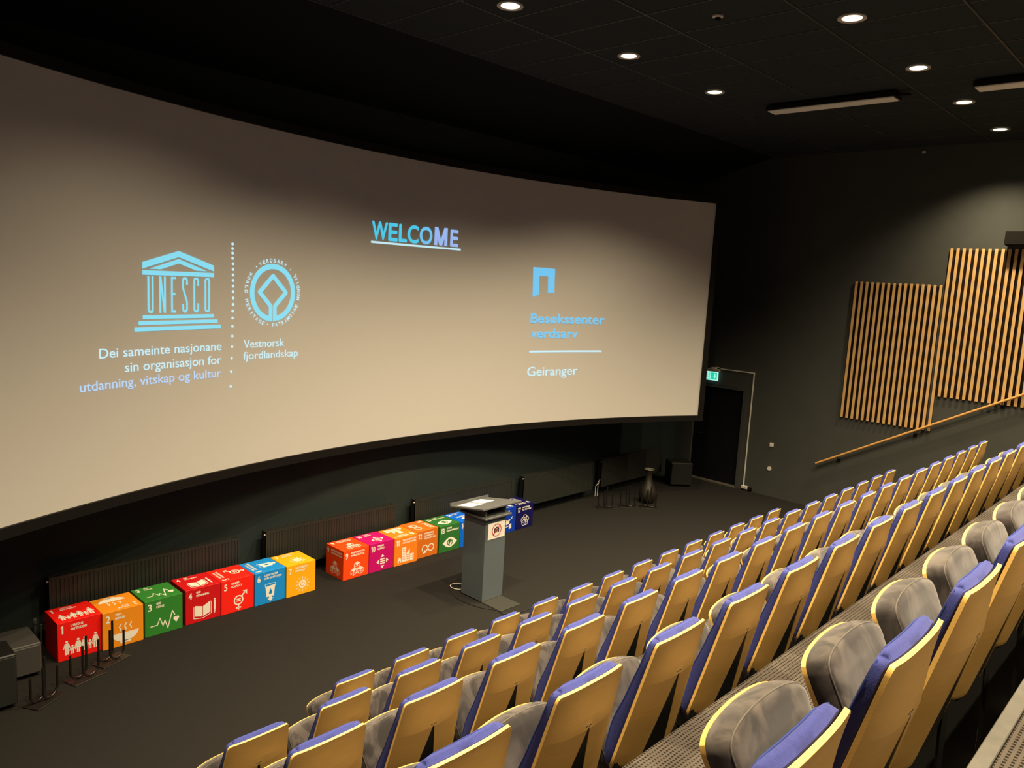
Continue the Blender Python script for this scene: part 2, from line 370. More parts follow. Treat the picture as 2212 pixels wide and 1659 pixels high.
# temple emblem with tall letters
cxs = -3.587
a = Art(); a.poly([(cxs, 4.098), (cxs, 4.036), (-4.013, 3.905), (-4.013, 3.968)]); a.poly([(cxs, 4.098), (-3.149, 3.968), (-3.149, 3.905), (cxs, 4.036)]); to_screen(a, 'projected_temple_roof', [CY1])
a = Art(); a.poly([(cxs, 4.018), (cxs, 3.972), (-3.80, 3.905), (-3.935, 3.905)]); a.poly([(cxs, 4.018), (-3.236, 3.905), (-3.37, 3.905), (cxs, 3.972)]); to_screen(a, 'projected_temple_gable', [CY1])
a = Art(); hbar(a, -4.013, -3.149, 3.846, 3.890); to_screen(a, 'projected_temple_beam', [CY1])
for s0, s1, z0, z1 in ((-4.013, -3.150, 3.412, 3.450), (-4.061, -3.100, 3.354, 3.392), (-4.109, -3.057, 3.292, 3.332)):
    a = Art(); hbar(a, s0, s1, z0, z1); to_screen(a, 'projected_temple_step', [CY1])
zt, zb = 3.834, 3.472; lw = 0.022; hw = 0.070
def glyph(x, strokes):
    a = Art()
    for st in strokes: a.line([(x+p[0]*hw, zb+p[1]*(zt-zb)) for p in st], lw)
    to_screen(a, 'projected_temple_letter', [CY1])
glyph(-3.957, [[(0.15, 1), (0.15, 0.08), (0.3, 0.03), (0.7, 0.03), (0.85, 0.08), (0.85, 1)]])
glyph(-3.818, [[(0.1, 0), (0.1, 1)], [(0.15, 1), (0.85, 0)], [(0.9, 0), (0.9, 1)]])
glyph(-3.682, [[(0.15, 0), (0.15, 1)], [(0.15, 0.97), (0.85, 0.97)], [(0.15, 0.52), (0.75, 0.52)], [(0.15, 0.03), (0.85, 0.03)]])
glyph(-3.549, [[(0.85, 0.78), (0.85, 0.92), (0.7, 0.97), (0.3, 0.97), (0.15, 0.92), (0.15, 0.70), (0.85, 0.30), (0.85, 0.08), (0.7, 0.03), (0.3, 0.03), (0.15, 0.08), (0.15, 0.24)]])
glyph(-3.410, [[(0.85, 0.76), (0.85, 0.92), (0.7, 0.97), (0.3, 0.97), (0.15, 0.92), (0.15, 0.08), (0.3, 0.03), (0.7, 0.03), (0.85, 0.08), (0.85, 0.26)]])
glyph(-3.270, [[(0.3, 0.97), (0.7, 0.97), (0.85, 0.92), (0.85, 0.08), (0.7, 0.03), (0.3, 0.03), (0.15, 0.08), (0.15, 0.92), (0.3, 0.97)]])
a = Art()
for s, z in [(-2.908,4.214),(-2.908,4.164),(-2.907,4.114),(-2.907,4.059),(-2.9,3.999),(-2.9,3.938),(-2.899,3.878),(-2.899,3.817),(-2.898,3.756),(-2.898,3.695),(-2.897,3.624),(-2.897,3.553),(-2.903,3.481),(-2.902,3.404),(-2.904,3.312),(-2.904,3.203),(-2.906,3.085),(-2.911,2.955),(-2.917,2.805),(-2.922,2.638)]:
    a.disc(s, z, 0.0165, n=12)
to_screen(a, 'projected_dot', [WH1], True)
# round heritage emblem
a = Art(); ex, ez = -2.343, 3.690; er = 0.325
a.ring(ex, ez, er, 0.062, n=48, a0=-PI/2+0.22, a1=1.5*PI-0.22, ry=0.335, wy=0.062)
wq = 0.052
a.line([(ex-0.030, ez-0.310), (ex-0.030, ez-0.155), (ex-0.190, ez+0.005), (ex, ez+0.195), (ex+0.190, ez+0.005), (ex+0.030, ez-0.155), (ex+0.030, ez-0.310)], wq)
a.poly([(ex-0.115, ez-0.305), (ex-0.005, ez-0.338), (ex-0.005, ez-0.28), (ex-0.06, ez-0.265)]); a.poly([(ex+0.115, ez-0.305), (ex+0.005, ez-0.338), (ex+0.005, ez-0.28), (ex+0.06, ez-0.265)])
to_screen(a, 'projected_heritage_emblem', [CY1])
a = Art()
def arc_text(t, a0, a1, rad, out=True):
    n = len(t)
    for i, ch in enumerate(t):
        th = a0+(a1-a0)*(i+0.5)/n
        if ch == ' ': continue
        if ch == '*': a.disc(ex+(rad+0.022)*math.cos(th), ez+(rad+0.022)*math.sin(th), 0.0085, n=8); continue
        if out: rot = th-PI/2; r = rad
        else: rot = th+PI/2; r = rad+0.045
        px, py = ex+r*math.cos(th), ez+r*math.sin(th); wd = 0.034 if ch not in 'IJ' else 0.012
        if ch in 'MW': wd = 0.042
        a.text(ch, px-math.cos(rot)*wd/2, py-math.sin(rot)*wd/2, 0.044, wd, 0.02, rot=rot)
arc_text('VERDSARV', math.radians(123), math.radians(58), 0.352)
arc_text('*', math.radians(132), math.radians(126), 0.352); arc_text('*', math.radians(50), math.radians(45), 0.352)
arc_text('WORLD HERITAGE', math.radians(143), math.radians(253), 0.352, False)
arc_text('*', math.radians(257), math.radians(261), 0.352)
arc_text('PATRIMOINE MONDIAL', math.radians(268), math.radians(397), 0.352, False)
to_screen(a, 'projected_emblem_letter', [WH1], True)
a = Art()
a.text('Dei sameinte nasjonane', -3.048, 3.055, 0.097, 1.445, 0.006, right=True)
a.text('sin organisasjon for', -3.048, 2.905, 0.097, 1.170, 0.006, right=True)
a.text('utdanning, vitskap og kultur', -3.053, 2.760, 0.095, 1.645, 0.006, ci=1, right=True)
to_screen(a, 'projected_caption', [WH1, WH2], True)
a = Art()
a.text('Vestnorsk', -2.748, 3.062, 0.095, 0.580, 0.006); a.text('fjordlandskap', -2.752, 2.930, 0.090, 0.792, 0.006)
to_screen(a, 'projected_caption', [WH1], True)
a = Art(); a.poly([(2.177, 4.207), (2.194, 3.735), (2.321, 3.783), (2.309, 4.072), (2.486, 4.077), (2.497, 3.811), (2.628, 3.823), (2.617, 4.201)][::-1])
to_screen(a, 'projected_portal_emblem', [CY2])
a = Art(); a.text('Besøkssenter', 2.186, 3.330, 0.155, 1.515, fat=0.0055); a.text('verdsarv', 2.203, 3.090, 0.153, 0.955, fat=0.0055)
to_screen(a, 'projected_centre_name', [CY2])
a = Art(); hbar(a, 2.191, 3.688, 2.850, 2.880); a.text('Geiranger', 2.175, 2.470, 0.155, 1.040, 0.008)
to_screen(a, 'projected_place_name', [WH1])

# ------------------------------------------------------------------ ceiling lights
LENS = emis('downlight_lens', (1.0, 0.86, 0.62), 4.0)
def downlight_proto():
    t = empty('ceiling_downlight', 'x', 'ceiling light', (0, 0, 0))
    b = MB(); b.lathe([(0.092, 0.0), (0.092, -0.006), (0.128, -0.010), (0.130, 0.0)], 28); b.build('trim_ring', TRIMR, t)
    b = MB(); b.lathe([(0.0001, -0.003), (0.09, -0.003), (0.09, 0.0)], 28); b.build('lens', LENS, t)
    return t
dl0 = downlight_proto(); used = False
DL = []
K = (ZC-4.0)/2.7
for x in (3.68, 5.72, 7.742, 9.76): DL.append((x*K, 5.74*K, 'front'))
for x in (1.76, 3.80, 5.84, 7.88, 9.93, 11.895, 13.95): DL.append((x*K, 3.20*K, 'second'))
for x in (1.76, 3.80, 5.84, 7.88, 9.93, 11.895, 13.95): DL.append((x*K, 0.66*K, 'third'))
for x in (1.76, 3.80, 5.84, 7.88, 9.93, 11.895, 13.95): DL.append((x*K, -1.88*K, 'rear'))
VIS = ['leftmost lit round downlight of the row nearest the screen', 'lit round downlight at the top photo edge, above the screen', 'lit round downlight, middle of three above the screen',
 'lit round downlight, lowest of three above the screen', 'leftmost lit downlight of the second ceiling row', 'second lit downlight from the left of the second ceiling row',
 'third lit downlight from the left of the second ceiling row', 'large lit downlight near the top right photo corner', 'lit downlight just above the black-cased ceiling fitting',
 'lit downlight between the two long ceiling fittings', 'smallest lit downlight, nearest the right wall']
for rw_ in ('third ceiling row', 'rear ceiling row'): VIS += ['lit downlight, %s from the left in the %s' % (ORD[i], rw_) for i in range(7)]
DLN = -1
for x, y, rw in DL:
    o = dl0 if not used else dup(dl0); used = True; DLN += 1
    o.location = (x, y, ZC-0.006)
    o['label'] = VIS[DLN]
    o['group'] = 'round downlights in the black ceiling'
    ld = bpy.data.lights.new('downlight_beam', 'SPOT'); ld.energy = SPOT_W * (1.0 if rw in ('front', 'second') else 0.50) * (0.55 if x > 13 else 1.0); ld.color = LIGHT_COL
    ld.spot_size = SPOT_ANGLE; ld.spot_blend = SPOT_BLEND; ld.shadow_soft_size = 0.08
    lo = bpy.data.objects.new('downlight_beam', ld); COL.objects.link(lo); lo.parent = o; lo.location = (0, 0, -0.03)

# suspended long fittings (unlit)
def long_fitting(y0, y1, label):
    t = empty('suspended_ceiling_fitting', label, 'ceiling light', (10.5, (y0+y1)/2, 6.5), group='long unlit fittings under the ceiling')
    L = (y1-y0)/2
    b = MB(); b.box(-0.14, 0.14, -L-0.02, L+0.02, 0.012, 0.075); b.build('housing', BLACKM, t, bevel=0.004)
    b = MB(); b.box(-0.115, 0.115, -L, L, 0.0, 0.012); b.build('diffuser', LAMPOFF, t)
    for yy in (-L*0.7, L*0.7):
        b = MB(); b.tube([(0, yy, 0.07), (0, yy, 0.105)], 0.008); b.build('hanger', BLACKM, t)
    b = MB(); b.box(-0.03, 0.03, -L-0.16, -L-0.02, 0.03, 0.055); b.build('end_bracket', BLACKM, t)
long_fitting(3.60, 5.25, 'long black-cased ceiling fitting with pale unlit underside, complete one in view')
long_fitting(1.05, 2.70, 'long black-cased ceiling fitting with pale underside cut by the right photo edge')
t = empty('smoke_detector', 'small pale round detector on the black ceiling between two downlight rows', 'detector', (7.381*2.6/2.8, 4.38*2.6/2.8, ZC-0.003))
b = MB(); b.lathe([(0.05, 0), (0.05, -0.015), (0.03, -0.02)], 16); b.build('base', WHITEP, t)
b = MB(); b.lathe([(0.03, -0.02), (0.028, -0.045), (0.0001, -0.05)], 16); b.build('sensor_head', BLACKM, t)

# ------------------------------------------------------------------ right wall fittings
PITCH_S = 0.0925
def slat_panel(label, y_first, n, z0, z1, long_first=None):
    t = empty('slat_wall_panel', label, 'wall panel', (XR, y_first - PITCH_S*n/2, z0), group='oak slat panels on the right wall')
    def R(o): return rel(o, t)
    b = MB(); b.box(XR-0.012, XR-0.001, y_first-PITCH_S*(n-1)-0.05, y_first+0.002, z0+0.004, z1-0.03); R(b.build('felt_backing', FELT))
    me = None
    for i in range(n):
        lo = long_first if (i == 0 and long_first) else z0
        y1 = y_first - PITCH_S*i
        if me is None or lo != z0 or i == 1:
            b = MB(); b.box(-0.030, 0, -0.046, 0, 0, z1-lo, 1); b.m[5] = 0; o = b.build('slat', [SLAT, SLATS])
            if lo == z0: me = o.data
        else:
            o = bpy.data.objects.new('slat', me); COL.objects.link(o)
        o.location = (XR-0.012, y1, lo); R(o)
slat_panel('lower oak slat acoustic panel on the right wall, above the start of the handrail', 5.275, 16, 1.815, 4.30)
slat_panel('higher oak slat acoustic panel on the right wall, below the black wall speaker', 5.275-16*PITCH_S, 18, 2.425, 4.91, 1.815)
# handrail
RX = XR-0.085; ry0, rz0, slope = 5.61, 0.868, 0.5640
t = empty('stair_handrail', 'sloping round oak handrail on the right wall beside the seat rows', 'handrail', (XR, ry0, rz0))
pt = lambda y: (RX, y, rz0+(ry0-y)*slope)
b = MB(); b.tube([pt(ry0), pt(ry0-0.01), pt(2), pt(-2.5)], 0.021, 14); o = rel(b.build('rail', RAIL), t); bent(o)
for y in (5.22, 3.98, 2.74, 1.5, 0.2, -1.1):
    p = pt(y); b = MB(); b.tube([(p[0], y, p[2]-0.018), (p[0], y, p[2]-0.06), (XR-0.01, y, p[2]-0.09)], 0.007); b.box(XR-0.014, XR-0.0005, y-0.03, y+0.03, p[2]-0.12, p[2]-0.06)
    rel(b.build('rail_bracket', BLACKM), t)
# wall speaker
t = empty('wall_speaker', 'black box loudspeaker high on the right wall above the slat panel', 'speaker', (XR, 2.76, 4.94))
b = MB(); b.box(XR-0.24, XR-0.04, 2.53, 2.995, 4.965, 5.175); rel(b.build('cabinet', mat('speaker_shell', (0.008, 0.0075, 0.006), 0.7, spec=0.1), bevel=0.006), t)
b = MB(); b.box(XR-0.225, XR-0.055, 2.55, 2.975, 4.945, 4.965); rel(b.build('grille', SPKG), t)
b = MB(); b.box(XR-0.04, XR-0.001, 2.71, 2.81, 5.0, 5.1); rel(b.build('wall_bracket', BLACKM), t)
# exit sign with figure and down arrow
t = empty('exit_sign', 'glowing green emergency exit sign over the black door', 'exit sign', (XR, 7.92, 2.13))
GRN = emis('sign_green_lit', (0.01, 0.62, 0.36), 1.0); SWH = emis('sign_white_lit', (0.42, 0.98, 0.85), 1.0)
b = MB(); b.box(XR-0.09, XR-0.02, 7.785, 8.085, 2.335, 2.395); rel(b.build('housing', mat('sign_housing', (0.50, 0.45, 0.38), 0.5), bevel=0.003), t)
b = MB(); b.box(XR-0.060, XR-0.045, 7.815, 8.085, 2.150, 2.335); rel(b.build('light_panel', SWH), t)
a = Art(); a.rect(0.022, 0.02, 0.248, 0.165, 0, 0); a.rect(0.035, 0.03, 0.105, 0.155, 1, 1)
a.poly([(0.20, 0.045), (0.235, 0.085), (0.212, 0.085), (0.212, 0.145), (0.188, 0.145), (0.188, 0.085), (0.165, 0.085)], 1, 1)
a.disc(0.078, 0.137, 0.011, 0, 2, 10); a.line([(0.075, 0.125), (0.068, 0.085), (0.085, 0.062), (0.082, 0.038)], 0.012, 0, 2); a.line([(0.068, 0.085), (0.052, 0.06), (0.042, 0.055)], 0.011, 0, 2)
a.line([(0.074, 0.115), (0.09, 0.10), (0.098, 0.108)], 0.008, 0, 2); a.line([(0.074, 0.118), (0.056, 0.112), (0.05, 0.095)], 0.008, 0, 2)
rel(a.build('pictogram', [GRN, SWH], lambda x, y, l: (XR-0.0615-l, 8.085-x, 2.15+y)), t)
b = MB(); b.box(XR-0.08, XR-0.001, 7.88, 7.98, 2.395, 2.42); rel(b.build('mounting_box', WHITEP), t)
# conduit, sockets, switch
t = empty('surface_conduit', 'thin white surface cable conduit around the door beside the exit sign', 'conduit', (XR, 7.05, 0.1))
b = MB(); b.box(XR-0.014, XR-0.001, 7.04, 7.062, 0.10, 2.415); b.box(XR-0.014, XR-0.001, 7.062, 7.78, 2.395, 2.415); rel(b.build('trunking', WHITEP), t)
b = MB(); b.tube([(XR-0.01, 7.775, 2.405), (XR-0.02, 7.84, 2.432), (XR-0.03, 7.90, 2.428)], 0.005); rel(b.build('cable_tail', WHITEP), t)
t = empty('wall_socket', 'white double wall socket low at the foot of the white conduit', 'socket', (XR, 7.02, 0.06))
b = MB(); b.box(XR-0.035, XR-0.001, 6.955, 7.085, 0.035, 0.10); rel(b.build('socket_box', WHITEP, bevel=0.004), t)
b = MB(); b.box(XR-0.0375, XR-0.035, 6.975, 7.015, 0.05, 0.085); b.box(XR-0.0375, XR-0.035, 7.03, 7.07, 0.05, 0.085); rel(b.build('socket_face', TRIMR), t)
t = empty('cable_plug', 'small black plug box low on the right wall beside the white socket', 'plug', (XR, 6.9, 0.05))
b = MB(); b.box(XR-0.04, XR-0.001, 6.86, 6.945, 0.03, 0.09); rel(b.build('plug_body', BLACKM, bevel=0.004), t)
t = empty('light_switch', 'small square white switch on the right wall', 'switch', (XR, 6.545, 1.0))
b = MB(); b.box(XR-0.012, XR-0.0005, 6.505, 6.585, 0.995, 1.075); rel(b.build('plate', WHITEP, bevel=0.003), t)
b = MB(); b.box(XR-0.018, XR-0.012, 6.52, 6.57, 1.01, 1.06); rel(b.build('rocker', WHITEP), t)
t = empty('round_cover_plate', 'small round white cover plate on the right wall below the square switch', 'wall plate', (XR, 6.543, 0.52))
b = MB(); vs = [(XR-0.012, 6.543+0.042*math.cos(2*PI*k/20), 0.557+0.042*math.sin(2*PI*k/20)) for k in range(20)]
b.prism(vs, (0, 0, 0), (0.0115, 0, 0)); rel(b.build('plate', WHITEP), t)

t = empty('wall_sensor', 'tiny white sensor high on the right wall just under the ceiling', 'sensor', (XR, 4.40, 6.50))
b = MB(); b.box(XR-0.03, XR-0.001, 4.375, 4.425, 6.49, 6.53); rel(b.build('sensor_body', WHITEP, bevel=0.004), t)
b = MB(); b.box(XR-0.034, XR-0.03, 4.385, 4.415, 6.498, 6.522); rel(b.build('sensor_lens', TRIMR), t)
# ------------------------------------------------------------------ radiators
RY0, RY1 = 8.55, 8.66
def radiator(x0, x1, label):
    z0, z1 = 0.165, 0.70
    t = empty('panel_radiator', label, 'radiator', ((x0+x1)/2, (RY0+RY1)/2, z0), group='dark ribbed radiators under the screen')
    def R(o): return rel(o, t)
    b = MB(); n = int((x1-x0-0.04)/0.04); w_ = (x1-x0-0.04)/n
    prof = []
    for i in range(n):                                    # pressed vertical ribs, one continuous sheet
        xa = x0+0.02+i*w_
        prof += [(xa, RY0+0.008), (xa+w_*0.2, RY0), (xa+w_*0.65, RY0), (xa+w_*0.85, RY0+0.008)]
    prof.append((x1-0.02, RY0+0.008))
    vs = []
    for x, y in prof: vs += [(x, y, z0+0.03), (x, y, z1-0.03)]
    fs = [(2*i, 2*i+2, 2*i+3, 2*i+1) for i in range(len(prof)-1)]
    b.add(vs, fs); b.box(x0, x1, RY0+0.012, RY0+0.02, z0, z1-0.012)
    b.box(x0, x0+0.02, RY0, RY0+0.012, z0, z1-0.012); b.box(x1-0.02, x1, RY0, RY0+0.012, z0, z1-0.012)
    b.box(x0+0.02, x1-0.02, RY0, RY0+0.012, z0, z0+0.03); b.box(x0+0.02, x1-0.02, RY0, RY0+0.012, z1-0.03, z1-0.012)
    R(b.build('front_panel', RADM))
    b = MB(); b.box(x0, x1, RY1-0.01, RY1, z0, z1-0.012); R(b.build('rear_panel', RADM))
    b = MB()                                             # top grille: rails and cross bars
    for yy in (RY0, RY0+0.052, RY1-0.012): b.box(x0, x1, yy, yy+0.012, z1-0.012, z1)
    k = int((x1-x0)/0.12)
    for i in range(k+1):
        xx = x0+(x1-x0-0.008)*i/k; b.box(xx, xx+0.008, RY0, RY1, z1-0.011, z1-0.007)
    R(b.build('top_grille', RADM))
    for xx in (x0, x1-0.008):
        b = MB(); b.box(xx, xx+0.008, RY0+0.002, RY1, z0+0.002, z1-0.012); R(b.build('end_panel', mat('radiator_end_black', (0.012, 0.012, 0.013), 0.35)))
    b = MB(); b.tube([(x0-0.018, RY0+0.02, z1-0.045), (x0+0.0, RY0+0.02, z1-0.045)], 0.009); R(b.build('air_vent', WHITEP))  # chrome vent in plain white: its highlight is put into the colour
    for xx in (x0+0.3, x1-0.3):
        b = MB(); b.box(xx-0.02, xx+0.02, RY1, YF-0.001, z0+0.1, z1-0.1); R(b.build('wall_bracket', BLACKM))
radiator(2.27, 4.34, 'dark ribbed radiator behind the red, orange and green cubes 1 to 5')
radiator(4.69, 6.72, 'dark ribbed radiator behind the yellow cube 7 and orange cube 9')
radiator(7.08, 9.16, 'dark ribbed radiator behind cubes 12 to 14 and the lectern')
radiator(9.44, 11.36, 'dark ribbed radiator right of the navy cube 17')
radiator(11.62, 13.70, 'dark ribbed radiator behind the vase and the three right-hand racks')
t = empty('radiator_pipes', 'thin white radiator pipes rising from the floor behind the left of the right-hand racks', 'pipe', (11.55, 8.58, 0))
for dx in (0, 0.07):
    b = MB(); b.tube([(11.50+dx, 8.58, 0), (11.50+dx, 8.58, 0.20+dx), (11.56+dx, 8.58, 0.235+dx), (11.612, 8.58, 0.245+dx)], 0.007); rel(b.build('pipe', WHITEP), t)
t = empty('radiator_pipes', 'grey radiator valve and pipes beside the left end of the radiator at cube 1', 'pipe', (2.15, 8.58, 0))
b = MB(); b.tube([(2.14, 8.58, 0), (2.14, 8.58, 0.24)], 0.010); b.tube([(2.20, 8.60, 0), (2.20, 8.60, 0.20), (2.262, 8.60, 0.21)], 0.010); rel(b.build('pipe', mat('dull_pipe', (0.07, 0.075, 0.07), 0.4)), t)
b = MB(); b.lathe([(0.0001, 0), (0.02, 0), (0.022, 0.04), (0.016, 0.06), (0.0001, 0.06)], 12, (2.14, 8.58, 0.235)); rel(b.build('valve_head', mat('dull_pipe', (0, 0, 0))), t)

# ------------------------------------------------------------------ goal cubes
def icon(a, n, bg):
    L = lambda *k, **q: a.line(*k, **q)
    if n == 1:
        for i, (px, h, fem) in enumerate(((0.20, 0.34, 0), (0.33, 0.20, 0), (0.46, 0.34, 1), (0.61, 0.34, 1), (0.73, 0.22, 0), (0.86, 0.38, 0))):
            y = 0.14; r = 0.030 if h > 0.3 else 0.026
            a.disc(px, y+h, r, n=14)
            if fem: a.poly([(px-0.045, y+h-0.04), (px+0.045, y+h-0.04), (px+0.07, y+0.12), (px-0.07, y+0.12)]); a.rect(px-0.035, y, px-0.005, y+0.13); a.rect(px+0.005, y, px+0.035, y+0.13)
            else:
                w_ = 0.045 if h > 0.3 else 0.032
                a.rect(px-w_, y+h*0.42, px+w_, y+h-0.04); a.rect(px-w_, y, px-0.006, y+h*0.45); a.rect(px+0.006, y, px+w_, y+h*0.45)
            L([(px-0.04, y+h-0.055), (px-0.075, y+h*0.45)], 0.022); L([(px+0.04, y+h-0.055), (px+0.075, y+h*0.45)], 0.022)
    elif n == 2:
        a.poly([(0.22, 0.36)] + [(0.55-0.33*math.cos(t), 0.36-0.24*math.sin(t)) for t in [PI*k/14 for k in range(1, 14)]] + [(0.88, 0.36)])
        a.rect(0.42, 0.08, 0.68, 0.14)
        for px in (0.42, 0.55, 0.68): L([(px+0.02*math.sin(k*1.1), 0.42+0.024*k) for k in range(9)], 0.028)
    elif n == 3:
        L([(0.14, 0.27), (0.32, 0.27), (0.39, 0.45), (0.47, 0.22), (0.52, 0.36), (0.60, 0.12), (0.72, 0.58), (0.79, 0.44)], 0.026)
        a.disc(0.79, 0.345, 0.045, n=14); a.disc(0.86, 0.345, 0.045, n=14); a.poly([(0.75, 0.325), (0.825, 0.22), (0.90, 0.325), (0.825, 0.36)], ly=0.3)
    elif n == 4:
        a.poly([(0.26, 0.50), (0.47, 0.44), (0.47, 0.14), (0.26, 0.19)]); a.poly([(0.49, 0.44), (0.70, 0.55), (0.70, 0.22), (0.49, 0.14)])
        L([(0.23, 0.47), (0.23, 0.13), (0.48, 0.09), (0.73, 0.18), (0.73, 0.53)], 0.018)
        a.rect(0.80, 0.24, 0.85, 0.54); a.disc(0.825, 0.57, 0.026, n=10); a.poly([(0.80, 0.23), (0.85, 0.23), (0.825, 0.13)])
    elif n == 5:
        a.ring(0.52, 0.34, 0.15, 0.04); a.rect(0.45, 0.355, 0.59, 0.385); a.rect(0.45, 0.30, 0.59, 0.33)
        L([(0.52, 0.20), (0.52, 0.04)], 0.042); L([(0.44, 0.11), (0.60, 0.11)], 0.04); L([(0.62, 0.45), (0.73, 0.56)], 0.042)
        a.poly([(0.64, 0.60), (0.78, 0.60), (0.78, 0.46), (0.745, 0.50), (0.68, 0.565)])
    elif n == 6:
        a.poly([(0.34, 0.52), (0.66, 0.55), (0.62, 0.20), (0.56, 0.20), (0.56, 0.14), (0.61, 0.14), (0.51, 0.05), (0.41, 0.14), (0.46, 0.14), (0.46, 0.20), (0.38, 0.20)])
        L([(0.33, 0.60), (0.67, 0.60)], 0.014); L([(0.33, 0.60), (0.345, 0.50)], 0.014); L([(0.67, 0.60), (0.66, 0.50)], 0.014)
        a.disc(0.51, 0.32, 0.055, 1, 1, 16); a.poly([(0.463, 0.345), (0.557, 0.345), (0.51, 0.45)], 1, 1)
    elif n == 7:
        cx, cy = 0.55, 0.33; a.disc(cx, cy, 0.13); a.ring(cx, cy, 0.075, 0.022, 1, 1, a0=-PI*1.3, a1=PI*0.3); a.rect(cx-0.010, cy+0.02, cx+0.010, cy+0.09, 1, 1.2)
        for k in range(12):
            t = k*PI/6; L([(cx+0.165*math.cos(t), cy+0.165*math.sin(t)), (cx+0.24*math.cos(t), cy+0.24*math.sin(t))], 0.022)
    elif n == 9:
        def cubelet(cx, cy, s):
            h = s*0.5
            P = [(cx, cy+s), (cx+0.87*s, cy+h), (cx+0.87*s, cy-h), (cx, cy-s), (cx-0.87*s, cy-h), (cx-0.87*s, cy+h)]
            L(P+[P[0]], 0.018); a.poly([P[0], P[5], (cx, cy), P[1]]); L([(cx, cy), P[3]], 0.018); L([(cx, cy), P[2]], 0.012); L([(cx, cy), P[4]], 0.012)
        cubelet(0.54, 0.42, 0.125); cubelet(0.41, 0.22, 0.125); cubelet(0.68, 0.22, 0.125)
    elif n == 10:
        cx, cy = 0.55, 0.32
        for k in (-1, 0, 1): a.rect(cx-0.10, cy+k*0.075-0.02, cx+0.10, cy+k*0.075+0.02)
        a.poly([(cx-0.08, cy+0.15), (cx+0.08, cy+0.15), (cx, cy+0.25)]); a.poly([(cx-0.08, cy-0.15), (cx, cy-0.25), (cx+0.08, cy-0.15)])
        a.poly([(cx-0.15, cy-0.08), (cx-0.15, cy+0.08), (cx-0.25, cy)]); a.poly([(cx+0.15, cy+0.08), (cx+0.15, cy-0.08), (cx+0.25, cy)])
    elif n == 11:
        y = 0.10
        a.poly([(0.15, y), (0.15, 0.22), (0.22, 0.30), (0.30, 0.22), (0.30, y), (0.25, y), (0.25, 0.17), (0.20, 0.17), (0.20, y)])
        a.rect(0.33, y, 0.50, 0.62); a.poly([(0.52, y), (0.52, 0.38), (0.66, 0.54), (0.66, y)]); a.rect(0.68, y, 0.84, 0.34)
        for yy in (0.20, 0.29, 0.38, 0.47, 0.55):
            for xx in (0.365, 0.43): a.rect(xx, yy-0.02, xx+0.028, yy+0.02, 1, 1)
        for yy in (0.18, 0.25, 0.32):
            for xx in (0.545, 0.60): a.rect(xx, yy-0.02, xx+0.028, yy+0.02, 1, 1)
        for yy in (0.18, 0.26):
            for xx in (0.71, 0.77): a.rect(xx, yy-0.02, xx+0.028, yy+0.02, 1, 1)
    elif n == 12:
        cx, cy = 0.54, 0.32
        rr = 0.125; dg = PI/180
        P_ = [(cx-0.14+rr*math.cos(t*dg), cy+rr*math.sin(t*dg)) for t in range(225, 49, -12)] + [(cx+0.14+rr*math.cos(t*dg), cy+rr*math.sin(t*dg)) for t in range(-132, 133, 12)] + [(cx-0.14+rr*math.cos(t*dg), cy+rr*math.sin(t*dg)) for t in range(-48, -75, -12)]
        a.line(P_, 0.040); a.poly([(cx-0.25, cy-0.17), (cx-0.10, cy-0.17), (cx-0.12, cy-0.04)])
    elif n == 13:
        cx, cy = 0.52, 0.33
        up = [(cx+0.33*math.cos(t), cy+0.20*math.sin(t)**1.0) for t in [PI*k/16 for k in range(17)]]
        a.poly([(cx-0.35+0.70*k/16, cy+0.19*math.sin(PI*k/16)) for k in range(16, -1, -1)] + [(cx-0.35+0.70*k/16, cy-0.19*math.sin(PI*k/16)) for k in range(1, 16)])
        a.disc(cx, cy, 0.135, 1, 1, 24)
        a.poly([(cx-0.02, cy-0.12), (cx+0.06, cy-0.09), (cx+0.10, cy), (cx+0.05, cy+0.03), (cx, cy-0.02)], 0, 2); a.poly([(cx-0.11, cy+0.0), (cx-0.06, cy+0.06), (cx-0.07, cy-0.07)], 0, 2)
        a.poly([(cx+0.03, cy+0.07), (cx+0.08, cy+0.06), (cx+0.06, cy+0.10)], 0, 2)
    elif n == 14:
        for k in range(2): L([(0.22+0.04*i, 0.52-0.07*k+0.016*math.sin(i*1.25)) for i in range(17)], 0.030)
        a.disc(0.50, 0.27, 0.19, n=20, ry=0.095); a.poly([(0.64, 0.27), (0.84, 0.38), (0.80, 0.27), (0.84, 0.16)]); a.disc(0.40, 0.29, 0.015, 1, 1, 8)
    elif n == 16:
        a.disc(0.50, 0.42, 0.13, n=18, ry=0.085); a.disc(0.62, 0.50, 0.045, n=12); a.poly([(0.64, 0.53), (0.70, 0.50), (0.64, 0.475)])
        a.poly([(0.40, 0.44), (0.30, 0.62), (0.55, 0.48)]); a.poly([(0.42, 0.40), (0.26, 0.36), (0.26, 0.44)])
        L([(0.69, 0.50), (0.74, 0.56), (0.78, 0.60)], 0.014); a.disc(0.74, 0.585, 0.018, n=8); a.disc(0.775, 0.56, 0.018, n=8); a.disc(0.79, 0.62, 0.018, n=8)
        L([(0.24, 0.22), (0.66, 0.27)], 0.030); a.poly([(0.62, 0.13), (0.76, 0.16), (0.75, 0.36), (0.61, 0.33)])
        L([(0.50, 0.34), (0.50, 0.27)], 0.02)
    elif n == 17:
        cx, cy = 0.52, 0.33
        for k in range(5):
            t = PI/2+k*2*PI/5; a.ring(cx+0.115*math.cos(t), cy+0.115*math.sin(t), 0.125, 0.022, 0, 0.1*k, 24)
